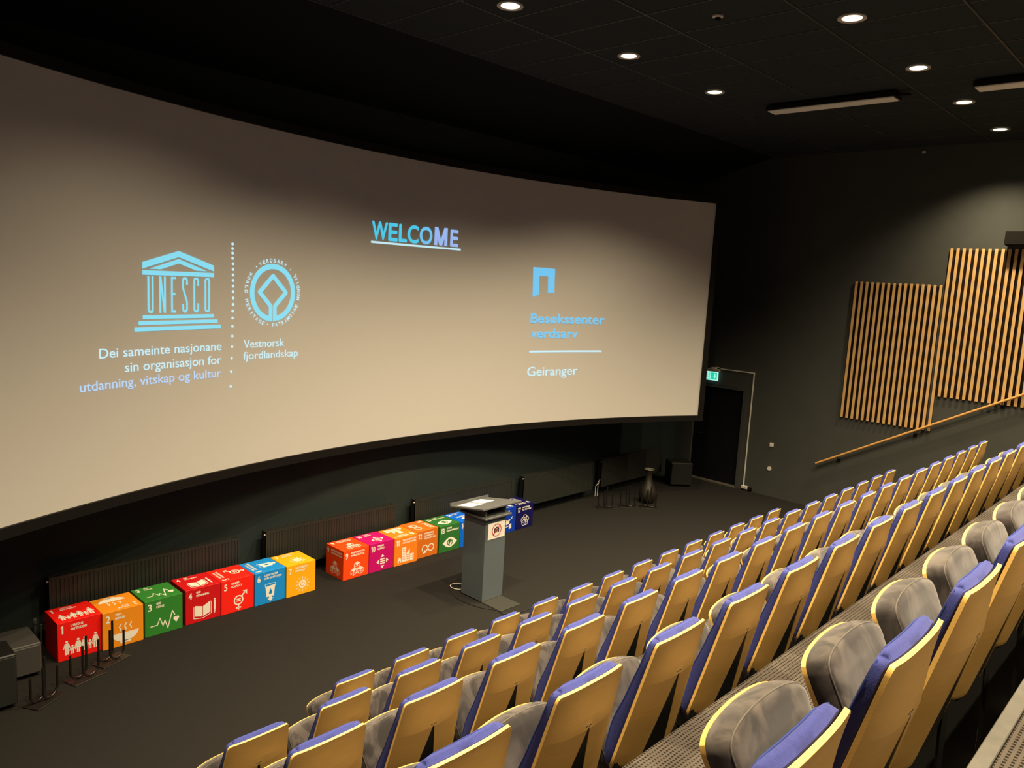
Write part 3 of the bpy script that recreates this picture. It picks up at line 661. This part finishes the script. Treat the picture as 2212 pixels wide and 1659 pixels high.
CUBES = [ # number, x0, y0, colour (photo sRGB), front text, top text, top rotation quarter turns (ccw), rz, label, side print
 (1, 2.200, 8.060, (205, 24, 14), ['UTRYDDE', 'FATTIGDOM'], ['UTRYDDE', 'FATTIGDOM'], 0, 0.3, 'red cube reading 1 UTRYDDE FATTIGDOM, leftmost of the row'),
 (2, 2.605, 8.030, (200, 132, 22), ['ZERO', 'HUNGER'], ['UTRYDDE', 'SULT'], 2, 0.0, 'ochre cube reading 2 ZERO HUNGER with a steaming bowl'),
 (3, 3.028, 8.050, (42, 118, 38), ['GOD', 'HELSE'], ['GOD', 'HELSE'], 0, 0.2, 'green cube reading 3 GOD HELSE with a heartbeat line'),
 (4, 3.472, 8.070, (170, 18, 20), ['GOD', 'UTDANNING'], ['GOD', 'UTDANNING'], 0, -0.4, 'dark red cube reading 4 GOD UTDANNING with a book'),
 (5, 3.875, 8.062, (218, 32, 16), ['GENDER', 'EQUALITY'], ['LIKESTILLING', 'MELLOM KJØNNA'], 1, 0.2, 'bright red cube reading 5 GENDER EQUALITY'),
 (6, 4.278, 8.050, (22, 128, 182), ['CLEAN WATER', 'AND SANITATION'], ['REINT VATN OG', 'GODE SANITÆRTILHØVE'], 1, 0.3, 'light blue cube reading 6 CLEAN WATER AND SANITATION'),
 (7, 4.684, 8.035, (240, 160, 18), ['REN ENERGI', 'FOR ALLE'], ['REN ENERGI', 'FOR ALLE'], 0, 0.2, 'yellow cube reading 7 with a sun, at the right end of the left group'),
 (9, 5.510, 8.060, (215, 68, 14), ['INNOVASJON OG', 'INFRASTRUKTUR'], ['INNOVASJON OG', 'INFRASTRUKTUR'], 0, 0.4, 'orange-red cube reading 9 INNOVASJON OG INFRASTRUKTUR'),
 (10, 5.918, 8.060, (164, 12, 88), ['MINDRE', 'ULIKHET'], ['MINDRE', 'ULIKHET'], 0, 0.0, 'magenta cube reading 10 MINDRE ULIKHET'),
 (11, 6.326, 8.040, (212, 120, 26), ['SUSTAINABLE CITIES', 'AND COMMUNITIES'], ['BERKRAFTIGE BYAR', 'OG SAMFUNN'], 2, -0.5, 'orange cube reading 11 SUSTAINABLE CITIES AND COMMUNITIES'),
 (12, 6.736, 8.080, (176, 98, 22), ['RESPONSIBLE', 'CONSUMPTION', 'AND PRODUCTION'], ['ANSVARLEG FORBRUK', 'OG PRODUKSJON'], 3, 0.5, 'brownish orange cube reading 12 with a looping arrow'),
 (13, 7.146, 8.060, (38, 100, 38), ['STOPPE', 'KLIMAENDRINGENE'], ['STOPPE', 'KLIMAENDRINGENE'], 0, 0.2, 'dark green cube reading 13 STOPPE KLIMAENDRINGENE with an eye'),
 (14, 7.552, 8.060, (6, 92, 180), ['LIV UNDER', 'VANN'], ['LIV UNDER', 'VANN'], 0, 0.0, 'blue cube reading 14, half hidden behind the left of the lectern'),
 (16, 8.405, 8.110, (8, 52, 140), ['FRED OG', 'RETTFERD'], ['FRED OG', 'RETTFERD'], 2, 0.3, 'royal blue cube with a dove and gavel, partly behind the lectern'),
 (17, 8.815, 8.110, (15, 15, 66), ['PARTNERSHIP', 'FOR THE GOALS'], ['PARTNERSHIP', 'FOR THE GOALS'], 2, 0.3, 'navy cube reading 17 PARTNERSHIP FOR THE GOALS, rightmost of the row'),
]
S = 0.4
def face_art(n, lines, bgm):
    a = Art(); ns = str(n); wn = 0.048 if ns == '1' else (0.11 if len(ns) == 1 else 0.20)
    if n == 11: wn = 0.13
    if n in (10, 12, 13, 14, 16, 17): wn = 0.17
    xx = 0.080
    for ch in ns:
        cw = 0.052 if ch == '1' else (0.088 if len(ns) > 1 else wn-0.01)
        if ch == '1': a.poly([(xx+0.016, 0.712), (xx+0.052, 0.712), (xx+0.052, 0.920), (xx+0.030, 0.920), (xx-0.006, 0.890), (xx-0.006, 0.862), (xx+0.016, 0.872)])
        else: a.text(ch, xx+0.007, 0.718, 0.195, cw-0.014, fat=0.007)
        xx += cw+0.018
    x = 0.30 if len(ns) == 1 else 0.34
    h = 0.062 if len(lines) < 3 else 0.056
    for i, t in enumerate(lines):
        wd = min(0.92-x, 0.040*len(t)); a.text(t, x, 0.852-i*(h+0.034), h, wd, fat=0.0035)
    icon(a, n, 1); return a
for n, x0, y0, c, lines, tlines, q, rz, label in CUBES:
    al = tuple(min(0.95, v/k) for v, k in zip(lin(c), (0.66, 0.78, 0.58)))
    m = mat('cube_paint_%d' % n, al, 0.55, spec=0.25)
    t = empty('goal_cube', label, 'cube', (x0+S/2, y0+S/2, 0), math.radians(rz), 'numbered goal cubes under the screen')
    b = MB(); b.box(-S/2, S/2, -S/2, S/2, 0.0, S); b.build('box_body', m, t, bevel=0.003)
    face_art(n, lines, m).build('front_print', [CREAM, m], lambda x, y, l: (-S/2+x*S, -S/2-0.0008-l, y*S), t)
    def topf(x, y, l):
        u, v = x-0.5, y-0.5
        for _ in range(q): u, v = -v, u
        return (u*S, v*S, S+0.0008+l)
    face_art(n, tlines, m).build('top_print', [CREAM, m], topf, t)
    if n == 9:
        face_art(n, ['INDUSTRY, INNOVATION', 'AND INFRASTRUCTURE'], m).build('side_print', [CREAM, m], lambda x, y, l: (-S/2-0.0008-l, S/2-x*S, y*S), t)

# ------------------------------------------------------------------ lectern
t = empty('lectern', 'grey standing lectern with sloping top in front of the blue cubes', 'lectern', (6.63, 6.62, 0))
def R(o): return rel(o, t)
b = MB(); b.box(6.45, 6.81, 6.432, 6.82, 0.012, 1.075); R(b.build('column', LECT, bevel=0.004))
b = MB(); b.box(6.40, 6.86, 6.385, 6.86, 1.075, 1.098); R(b.build('shelf', LECTE, bevel=0.003))
for xx in (6.45, 6.79):
    b = MB(); b.prism([(xx, 6.44, 1.098), (xx, 6.84, 1.098), (xx, 6.84, 1.112), (xx, 6.44, 1.176)], (0, 0, 0), (0.02, 0, 0)); R(b.build('side_panel', LECTE))
b = MB(); b.box(6.47, 6.79, 6.80, 6.815, 1.098, 1.115); R(b.build('shelf_back', LECT))
ang = math.atan2(0.10, 0.59)
def desk(x, y, z): # local: y from -0.30 (audience) to 0.30 (speaker)
    return (x, 6.685 + y*math.cos(ang) + z*math.sin(ang), 1.155 - y*math.sin(ang) + z*math.cos(ang))
def dbox(b, x0, x1, y0, y1, z0, z1):
    b.add([desk(*p) for p in ((x0,y0,z0),(x1,y0,z0),(x1,y1,z0),(x0,y1,z0),(x0,y0,z1),(x1,y0,z1),(x1,y1,z1),(x0,y1,z1))],
          [(0,3,2,1),(4,5,6,7),(0,1,5,4),(1,2,6,5),(2,3,7,6),(3,0,4,7)])
b = MB(); dbox(b, 6.355, 7.03, -0.30, 0.30, 0.0, 0.022); R(b.build('desk_top', LECTE, bevel=0.003))
b = MB(); dbox(b, 6.355, 7.03, 0.30, 0.315, 0.0, 0.055); R(b.build('paper_stop', LECTE))
b = MB(); b.box(6.45, 6.79, 6.10, 6.50, 0.0, 0.012); R(b.build('foot_plate', BASEPL, bevel=0.002))
for i, (xa, ya, rot) in enumerate(((6.42, -0.02, 0.05), (6.66, 0.03, 0.02))):
    b = MB(); pts = [(0, 0), (0.215, 0), (0.215, 0.25), (0, 0.25)]
    vs = [(xa + p[0]*math.cos(rot)-p[1]*math.sin(rot), ya + p[0]*math.sin(rot)+p[1]*math.cos(rot)) for p in pts]
    b.add([desk(x, y, 0.0226) for x, y in vs]+[desk(x, y, 0.0236) for x, y in vs], [(0,1,2,3)[::-1], (4,5,6,7), (0,1,5,4), (1,2,6,5), (2,3,7,6), (3,0,4,7)])
    o = b.build('paper_sheet', PAPER); tag(o, 'white paper sheet lying on the lectern top, %s one' % ('left' if i == 0 else 'right'), 'paper', 'papers on the lectern')
o = MB(); o.box(6.495, 6.790, 6.4295, 6.4310, 0.800, 1.010); sg = o.build('photo_ban_sign', PAPER); tag(sg, 'white paper no-photography sign taped to the front of the lectern', 'sign')
a = Art(); cx, cy = 0.1475, 0.105
a.ring(cx, cy, 0.082, 0.011, 0, 3); a.line([(cx-0.055, cy-0.055), (cx+0.055, cy+0.055)], 0.011, 0, 3, False)
a.rect(cx-0.042, cy-0.032, cx+0.042, cy+0.026, 1, 1); a.poly([(cx-0.02, cy+0.026), (cx+0.02, cy+0.026), (cx+0.013, cy+0.040), (cx-0.013, cy+0.040)], 1, 1)
a.ring(cx, cy-0.003, 0.022, 0.005, 2, 2)
a.build('camera_pictogram', [REDP, DARKP, PAPER], lambda x, y, l: (6.495+x, 6.4290-l, 0.80+y), sg)
def smooth_path(P, n=6):
    out = []
    for i in range(len(P)-1):
        p0, p1, p2, p3 = P[max(i-1, 0)], P[i], P[i+1], P[min(i+2, len(P)-1)]
        for k in range(n):
            t = k/n
            out.append(tuple(0.5*((2*p1[j]) + (-p0[j]+p2[j])*t + (2*p0[j]-5*p1[j]+4*p2[j]-p3[j])*t*t + (-p0[j]+3*p1[j]-3*p2[j]+p3[j])*t**3) for j in range(3)))
    out.append(P[-1]); return out
b = MB(); b.tube(smooth_path([(x, y, 0.006) for x, y in ((6.84, 7.05), (6.72, 7.17), (6.60, 7.18), (6.50, 7.11), (6.363, 6.908), (6.299, 6.663), (6.33, 6.369), (6.44, 6.16), (6.43, 6.05), (6.568, 5.97), (6.722, 5.93), (6.875, 5.93), (7.2, 5.85), (7.6, 5.55))]), 0.006, 6)
tag(b.build('floor_cable', CABLE), 'black cable curving on the floor around the lectern', 'cable')
b = MB(); b.tube(smooth_path([(x, y, 0.018) for x, y in ((6.64, 6.99), (6.572, 7.07), (6.483, 7.06), (6.45, 6.974), (6.482, 6.90), (6.54, 6.87))]), 0.005, 6)
tag(b.build('floor_cable', WHITEP), 'short white cable loop on the floor left of the lectern', 'cable')

# ------------------------------------------------------------------ subwoofers, vase, U-shaped racks
def cabinet(name, label, w_, d, h, loc, rz, m):
    t = empty(name, label, 'speaker', loc, rz, 'floor speakers under the screen')
    b = MB(); b.box(-w_/2, w_/2, -d/2+0.02, d/2, 0.03, h); b.build('cabinet', m, t, bevel=0.010)
    b = MB(); b.box(-w_/2+0.012, w_/2-0.012, -d/2, -d/2+0.02, 0.045, h-0.015); b.build('grille', SPKG if m != SPK else SPK, t, bevel=0.005)
    for sx in (-1, 1):
        for sy in (-1, 1):
            b = MB(); b.lathe([(0.0001, 0), (0.02, 0), (0.022, 0.03)], 10, (sx*(w_/2-0.05), sy*(d/2-0.06), 0)); b.build('foot', BLACKM, t)
DK = mat('speaker_black', (0.007, 0.007, 0.007), 0.5)
cabinet('floor_speaker', 'dark grey floor speaker cabinet behind the black one at the left edge', 0.50, 0.46, 0.33, (1.775, 8.13, 0), 0, SPK)
cabinet('floor_speaker', 'tall black floor speaker cabinet cut by the left photo edge', 0.50, 0.36, 0.50, (1.46, 7.61, 0), 0, DK)
cabinet('floor_speaker', 'black floor speaker cabinet standing in front of the door corner', 0.45, 0.42, 0.49, (13.68, 8.12, 0), math.radians(-40.8), DK)
t = empty('ceramic_vase', 'dark brown bottle-necked ceramic floor vase behind the right-hand racks', 'vase', (12.0, 7.74, 0))
b = MB(); b.lathe([(0.0001, 0.0), (0.10, 0.0), (0.145, 0.05), (0.168, 0.13), (0.160, 0.22), (0.125, 0.31), (0.080, 0.40), (0.058, 0.48), (0.060, 0.55), (0.088, 0.625)], 32); bent(b.build('vessel', CERAM, t))
b = MB(); b.lathe([(0.088, 0.625), (0.096, 0.635), (0.090, 0.645), (0.075, 0.638), (0.05, 0.57), (0.045, 0.5)], 32); bent(b.build('rim', mat('vase_rim', (0.09, 0.085, 0.06), 0.4), t))
def rack(loc, rz, label, group):
    t = empty('hoop_rack', label, 'rack', (loc[0], loc[1], 0), math.radians(rz), group)
    b = MB(); b.box(-0.155, 0.155, -0.085, 0.085, 0, 0.010); b.build('base_plate', RACKB, t, bevel=0.002)
    for x0, x1, y, h0, h1 in ((-0.125, 0.035, 0.025, 0.27, 0.40), (-0.035, 0.125, -0.025, 0.34, 0.28)):
        r = (x1-x0)/2; cx = (x0+x1)/2
        P = [(x0, y, h0)] + [(cx-r*math.cos(a_), y, 0.021+r-r*math.sin(a_)) for a_ in [PI*k/14 for k in range(15)]] + [(x1, y, h1)]
        b = MB(); b.tube(P, 0.0115, 10); bent(b.build('hoop', RACKM, t), 0.9)
LG = 'black hoop racks left, in front of the cubes'; RG = 'black hoop racks right, near the vase'
rack((1.905, 7.407), 32, 'black steel hoop rack nearest the black speaker at the left edge', LG)
rack((2.30, 7.60), 17, 'black steel hoop rack in front of red cube 1, middle of the left three', LG)
rack((2.60, 7.78), 21, 'black steel hoop rack in front of ochre cube 2', LG)
rack((11.03, 7.99), -32, 'black steel hoop rack beside the white radiator pipes, left of the right three', RG)
rack((11.44, 7.79), -40, 'black steel hoop rack, middle of the right three', RG)
rack((11.725, 7.52), -46, 'black steel hoop rack directly in front of the dark vase', RG)

# ------------------------------------------------------------------ seats
SL = 0.225; HT = 0.935; PH = 0.535; TH = 0.0105
def halfw(v): return (0.172 + 0.053*v) - (0.012*(1-v/0.03)**2 if v < 0.03 else 0) - (0.02*((v-0.96)/0.04)**2 if v > 0.96 else 0)
VA = 0.315
def slot(v): return 0.0 if v < VA else 0.005 + (v-VA)/(1-VA)*0.080
def back_y(x, v, w_):
    k = 0.008+0.030*min(1, v/0.3)**1.3; return PH*v*SL + 0.010*v + k*((abs(x)/max(w_, 1e-4))**2.8 - 1.0) + 0.002
VR = [0, 0.008, 0.02, 0.04, 0.12, 0.22, VA-0.0005, VA+0.0005, 0.38, 0.46, 0.56, 0.66, 0.76, 0.86, 0.96, 0.985, 1.0]
NU = 7
def shell(th0, th1, inset, slot_ex, puff=None, bulge=0):
    """grid shell of the backrest: returns MB; th0/th1 offsets along the facing normal; puff(v,u) extra thickness"""
    b = MB(); uvs = {}
    rows = []
    for v in VR:
        w_ = halfw(v)-inset-(0.018*max(0, 1-v/0.05)**2 if bulge else 0); s_ = max(0.0, slot(v)+slot_ex) if v >= VA else 0.0
        vv = min(max(v, inset/PH), 1-inset/PH)
        L = []; Rr = []
        for i in range(NU+1):
            f = i/NU; f = math.sin(f*PI/2)**0.9 if True else f
            x = s_ + (w_-s_)*f
            Rr.append(x); L.append(-x)
        rows.append((vv, w_, L, Rr))
    def P(x, v, w_, th):
        u = abs(x)/w_
        e = (puff(v, u) if puff and th > th0 else 0)
        return (x, back_y(x, v, w_) + th + e, HT - PH*v + (th+e)*0.22 - 0.0)
    idx = {}
    for side in (0, 1):
        for layer, th in ((0, th0), (1, th1)):
            for r, (v, w_, L, Rr) in enumerate(rows):
                for i, x in enumerate(L if side == 0 else Rr):
                    idx[side, layer, r, i] = len(b.v); b.v.append(P(x, v, w_, th))
    n = len(rows)
    def F(f, mi): b.f.append(f); b.m.append(mi)
    for side in (0, 1):
        for layer in (0, 1):
            for r in range(n-1):
                for i in range(NU): F((idx[side,layer,r,i], idx[side,layer,r,i+1], idx[side,layer,r+1,i+1], idx[side,layer,r+1,i]), 0)
        mid = []
        if bulge:
            for i in range(NU+1):
                a_, c_ = b.v[idx[side,0,0,i]], b.v[idx[side,1,0,i]]
                for f_, g_ in ((0.3, 0.85), (0.7, 0.75)):
                    mid.append(len(b.v)); e_ = bulge*g_*(0.35 if i == NU else (0.8 if i == NU-1 else 1))
                    b.v.append((a_[0]+(c_[0]-a_[0])*f_, a_[1]+(c_[1]-a_[1])*f_, a_[2]+(c_[2]-a_[2])*f_+e_))
            F((idx[side,0,0,NU], idx[side,1,0,NU], mid[2*NU+1], mid[2*NU]), 1)
        for i in range(NU):
            if bulge:
                F((idx[side,0,0,i], idx[side,0,0,i+1], mid[2*i+2], mid[2*i]), 1); F((mid[2*i], mid[2*i+2], mid[2*i+3], mid[2*i+1]), 1); F((mid[2*i+1], mid[2*i+3], idx[side,1,0,i+1], idx[side,1,0,i]), 1)
            else: F((idx[side,0,0,i], idx[side,0,0,i+1], idx[side,1,0,i+1], idx[side,1,0,i]), 1)
            F((idx[side,0,n-1,i], idx[side,0,n-1,i+1], idx[side,1,n-1,i+1], idx[side,1,n-1,i]), 1)
        for r in range(n-1):
            F((idx[side,0,r,NU], idx[side,0,r+1,NU], idx[side,1,r+1,NU], idx[side,1,r,NU]), 1)
            if VR[r] >= VA: F((idx[side,0,r,0], idx[side,0,r+1,0], idx[side,1,r+1,0], idx[side,1,r,0]), 1)
    return b
def finish(b, name, mats, parent, merge=True, uv=False, sharp=0.7):
    nv = len(b.v); lay = [0]*nv
    me = b.mesh(name, mats)
    if uv:
        ul = me.uv_layers.new(name='UVMap'); half = {}
        for p in me.polygons:
            for k, li in enumerate(p.loop_indices): ul.data[li].uv = ((0.0, 0.0), (1.0, 0.0), (1.0, 1.0), (0.0, 1.0))[k % 4]
    bm = bmesh.new(); bm.from_mesh(me)
    if merge: bmesh.ops.remove_doubles(bm, verts=bm.verts[:], dist=0.0004)
    bmesh.ops.recalc_face_normals(bm, faces=bm.faces[:]); bm.to_mesh(me); bm.free()
    o = bpy.data.objects.new(name, me); COL.objects.link(o); o.parent = parent; bent(o, sharp); return o
def tcush(v): # thickness profile of the blue cushion down its height
    pts = [(0, 0.030), (0.15, 0.036), (0.4, 0.052), (0.68, 0.078), (0.85, 0.066), (1, 0.022)]
    for (a0, t0), (a1, t1) in zip(pts, pts[1:]):
        if v <= a1: f = (v-a0)/(a1-a0); f = f*f*(3-2*f); return t0+(t1-t0)*f
    return 0.022
def make_seat():
    t = empty('theatre_seat', 'x', 'theatre seat', (0, 0, 0))
    finish(shell(0.0, TH, 0.0, 0.0), 'back_panel', [PLY, PLY_EDGE], t, uv=True)
    th0 = TH+0.006
    VRs = VR
    b = shell(th0, th0+0.008, 0.006, -0.2, puff=lambda v, u: (tcush(v)-0.008)*(1.0-0.42*max(0, (min(u, 1)-0.55)/0.45)**2.5), bulge=0.014)
    finish(b, 'back_cushion', [BLUE, BLUE], t, sharp=1.2)
    cush = t.children[-1]
    # piping along the cushion's front rim
    P = []
    for v in [1.0, 0.9, 0.8, 0.7, 0.6, 0.5, 0.4, 0.3, 0.2, 0.1, 0.02]:
        w_ = halfw(v)-0.006-0.018*max(0, 1-v/0.05)**2; P.append((-w_, back_y(w_, v, w_)+th0+tcush(v)*0.60, HT-PH*v+(th0+tcush(v)*0.60)*0.22))
    top = []
    for i in range(1, 8):
        w_ = halfw(0.0)-0.024; x = -w_+2*w_*i/8; q_ = 1.0-0.42*max(0, (abs(x)/w_-0.55)/0.45)**2.5
        top.append((x, back_y(x, 0, w_)+th0+tcush(0)*q_, HT-0.003+(th0+tcush(0)*q_)*0.22))
    P2 = P + top + [(-x, y, z) for x, y, z in P[::-1]]
    b = MB(); b.tube(P2, 0.0022, 5); o = b.build('piping', PIPE, cush); bent(o, 1.5)
    # folded seat: plane tilted, hinge at the bottom; local (x, h) -> outer face point and inward normal
    hb = Vector((0, 0.228, 0.287)); up = Vector((0, 0.4226, 0.9063)); nin = Vector((0, -0.9063, 0.4226))
    outline = [(-0.152, 0.0), (-0.165, 0.02), (-0.196, 0.26), (-0.203, 0.325), (-0.203, 0.335)]
    arc = [(-0.203*math.cos(PI*k/16), 0.335 + 0.062*math.sin(PI*k/16)**0.8) for k in range(1, 16)]
    outline = outline + arc + [(-x, h) for x, h in outline[::-1]]
    def ring(scale, d, dh=0.0):
        cx, ch = 0.0, 0.22
        return [tuple(Vector((cx+(x-cx)*scale, 0, 0)) + hb + up*(ch+(h-ch)*scale + dh) + nin*(d + 0.030*(x/0.22)**2*0 )) for x, h in outline]
    n = len(outline)
    b = MB(); r0 = ring(1.0, 0.0); r1 = ring(1.0, 0.014)
    b.add(r0+r1, [tuple(range(n))[::-1], tuple(range(n, 2*n))], 0); o_ = 0
    b.f += [(i, (i+1) % n, (i+1) % n+n, i+n) for i in range(n)]; b.m += [1]*n
    finish(b, 'seat_shell', [PLY, PLY_EDGE], t, merge=False, uv=True, sharp=0.5)
    b = MB(); R_ = [ring(0.995, 0.0145), ring(1.012, 0.035), ring(0.992, 0.070), ring(0.955, 0.083), ring(0.90, 0.087), ring(0.75, 0.091), ring(0.5, 0.088), ring(0.2, 0.084)]
    vs = [p for r in R_ for p in r]; fs = [tuple(range(n))]
    for k in range(len(R_)-1): fs += [(k*n+i, k*n+(i+1) % n, (k+1)*n+(i+1) % n, (k+1)*n+i) for i in range(n)]
    fs.append(tuple(range((len(R_)-1)*n, len(R_)*n))[::-1]); b.add(vs, fs); 
    finish(b, 'seat_cushion', [VELVET], t, merge=False, sharp=1.2); sc_ = t.children[-1]
    b = MB(); rp = ring(0.968, 0.078); b.tube(rp+[rp[0]], 0.003, 5, cap=False); bent(b.build('piping', mat('velvet_piping', (0.09, 0.08, 0.07), 0.8), sc_), 1.5)
    # black steel support: spine plate behind the slot, post, hinge bar, foot
    b = MB()
    for v0, v1 in ((0.29, 1.0),):
        a0, a1 = (HT-PH*v0, PH*v0*SL), (HT-PH*v1, PH*v1*SL)
        yo = -0.030
        b.add([(-0.016, a0[1]+yo-0.001, a0[0]), (0.016, a0[1]+yo-0.001, a0[0]), (0.10, a1[1]+yo+0.006, a1[0]+0.01), (-0.10, a1[1]+yo+0.006, a1[0]+0.01),
               (-0.016, a0[1]+yo+0.012, a0[0]), (0.016, a0[1]+yo+0.012, a0[0]), (0.10, a1[1]+yo+0.018, a1[0]+0.01), (-0.10, a1[1]+yo+0.018, a1[0]+0.01)],
              [(0,1,2,3), (4,5,6,7), (0,1,5,4), (1,2,6,5), (2,3,7,6), (3,0,4,7)])
    b.build('support_spine', BLACKM, t)
    b = MB(); b.prism([(-0.215, 0.115, 0.435), (0.215, 0.115, 0.435), (0.232, 0.105, 0.0), (-0.232, 0.105, 0.0)], (0, 0, 0), (0, 0.014, 0))
    b.box(-0.11, 0.11, 0.119, 0.38, 0.0, 0.02); b.box(-0.04, 0.04, 0.119, 0.22, 0.02, 0.30); b.build('support_leg', BLACKM, t)
    b = MB(); b.tube([(-0.19, 0.225, 0.270), (0.19, 0.225, 0.270)], 0.018, 8); b.box(-0.16, 0.16, 0.15, 0.235, 0.245, 0.30); b.build('hinge_bar', BLACKM, t)
    b = MB(); zc = HT-PH*(VA-0.012); yc = PH*(VA-0.012)*SL-0.033
    vs = [(0.004*math.cos(2*PI*k/10), yc, zc+0.004*math.sin(2*PI*k/10)) for k in range(10)]; b.prism(vs, (0, -0.001, 0), (0, 0.004, 0)); b.build('screw', CHROME, t)
    return t
proto = make_seat(); first = True
ROWS = [ # x of first right corner, count, y, top z, base z, first index offset, phrase
 (3.4321, 14, 4.5451, 0.9471, 0.000, 'front row of seats, nearest the screen', 'front row'),
 (2.0615, 19, 3.4818, 1.5406, 0.606, 'second row of seats from the screen', 'second row'),
 (1.8029, 20, 2.4335, 2.1339, 1.199, 'third row of seats from the screen', 'third row'),
 (1.5453, 16, 1.3825, 2.7216, 1.787, 'fourth row of seats from the screen', 'fourth row'),
 (1.3344, 9, 0.4021, 3.2967, 2.362, 'fifth row of seats, nearest the camera', 'nearest row')]
for x0, cnt, y, zt, zb, grp, rn in ROWS:
    for i in range(cnt):
        o = proto if first else dup(proto); first = False
        o.location = (x0+0.55*i-0.170, y+0.006, zb)
        o.rotation_euler = (0, 0, math.radians(random.uniform(-0.35, 0.35)))
        if i == 0 and rn != 'nearest row': lab = 'plywood-backed folding seat with blue cushion, leftmost in view of the %s' % rn
        elif i == cnt-1 and rn not in ('nearest row', 'fourth row'): lab = 'plywood-backed folding seat with blue cushion, last at the right end of the %s' % rn
        elif i == 0: lab = 'nearest folding seat at the bottom right corner, blue cushion and grey velvet pad'
        else: lab = 'plywood-backed folding seat with blue cushion, %s from the left in the %s' % (ORD[i], rn)
        o['label'] = lab; o['group'] = grp
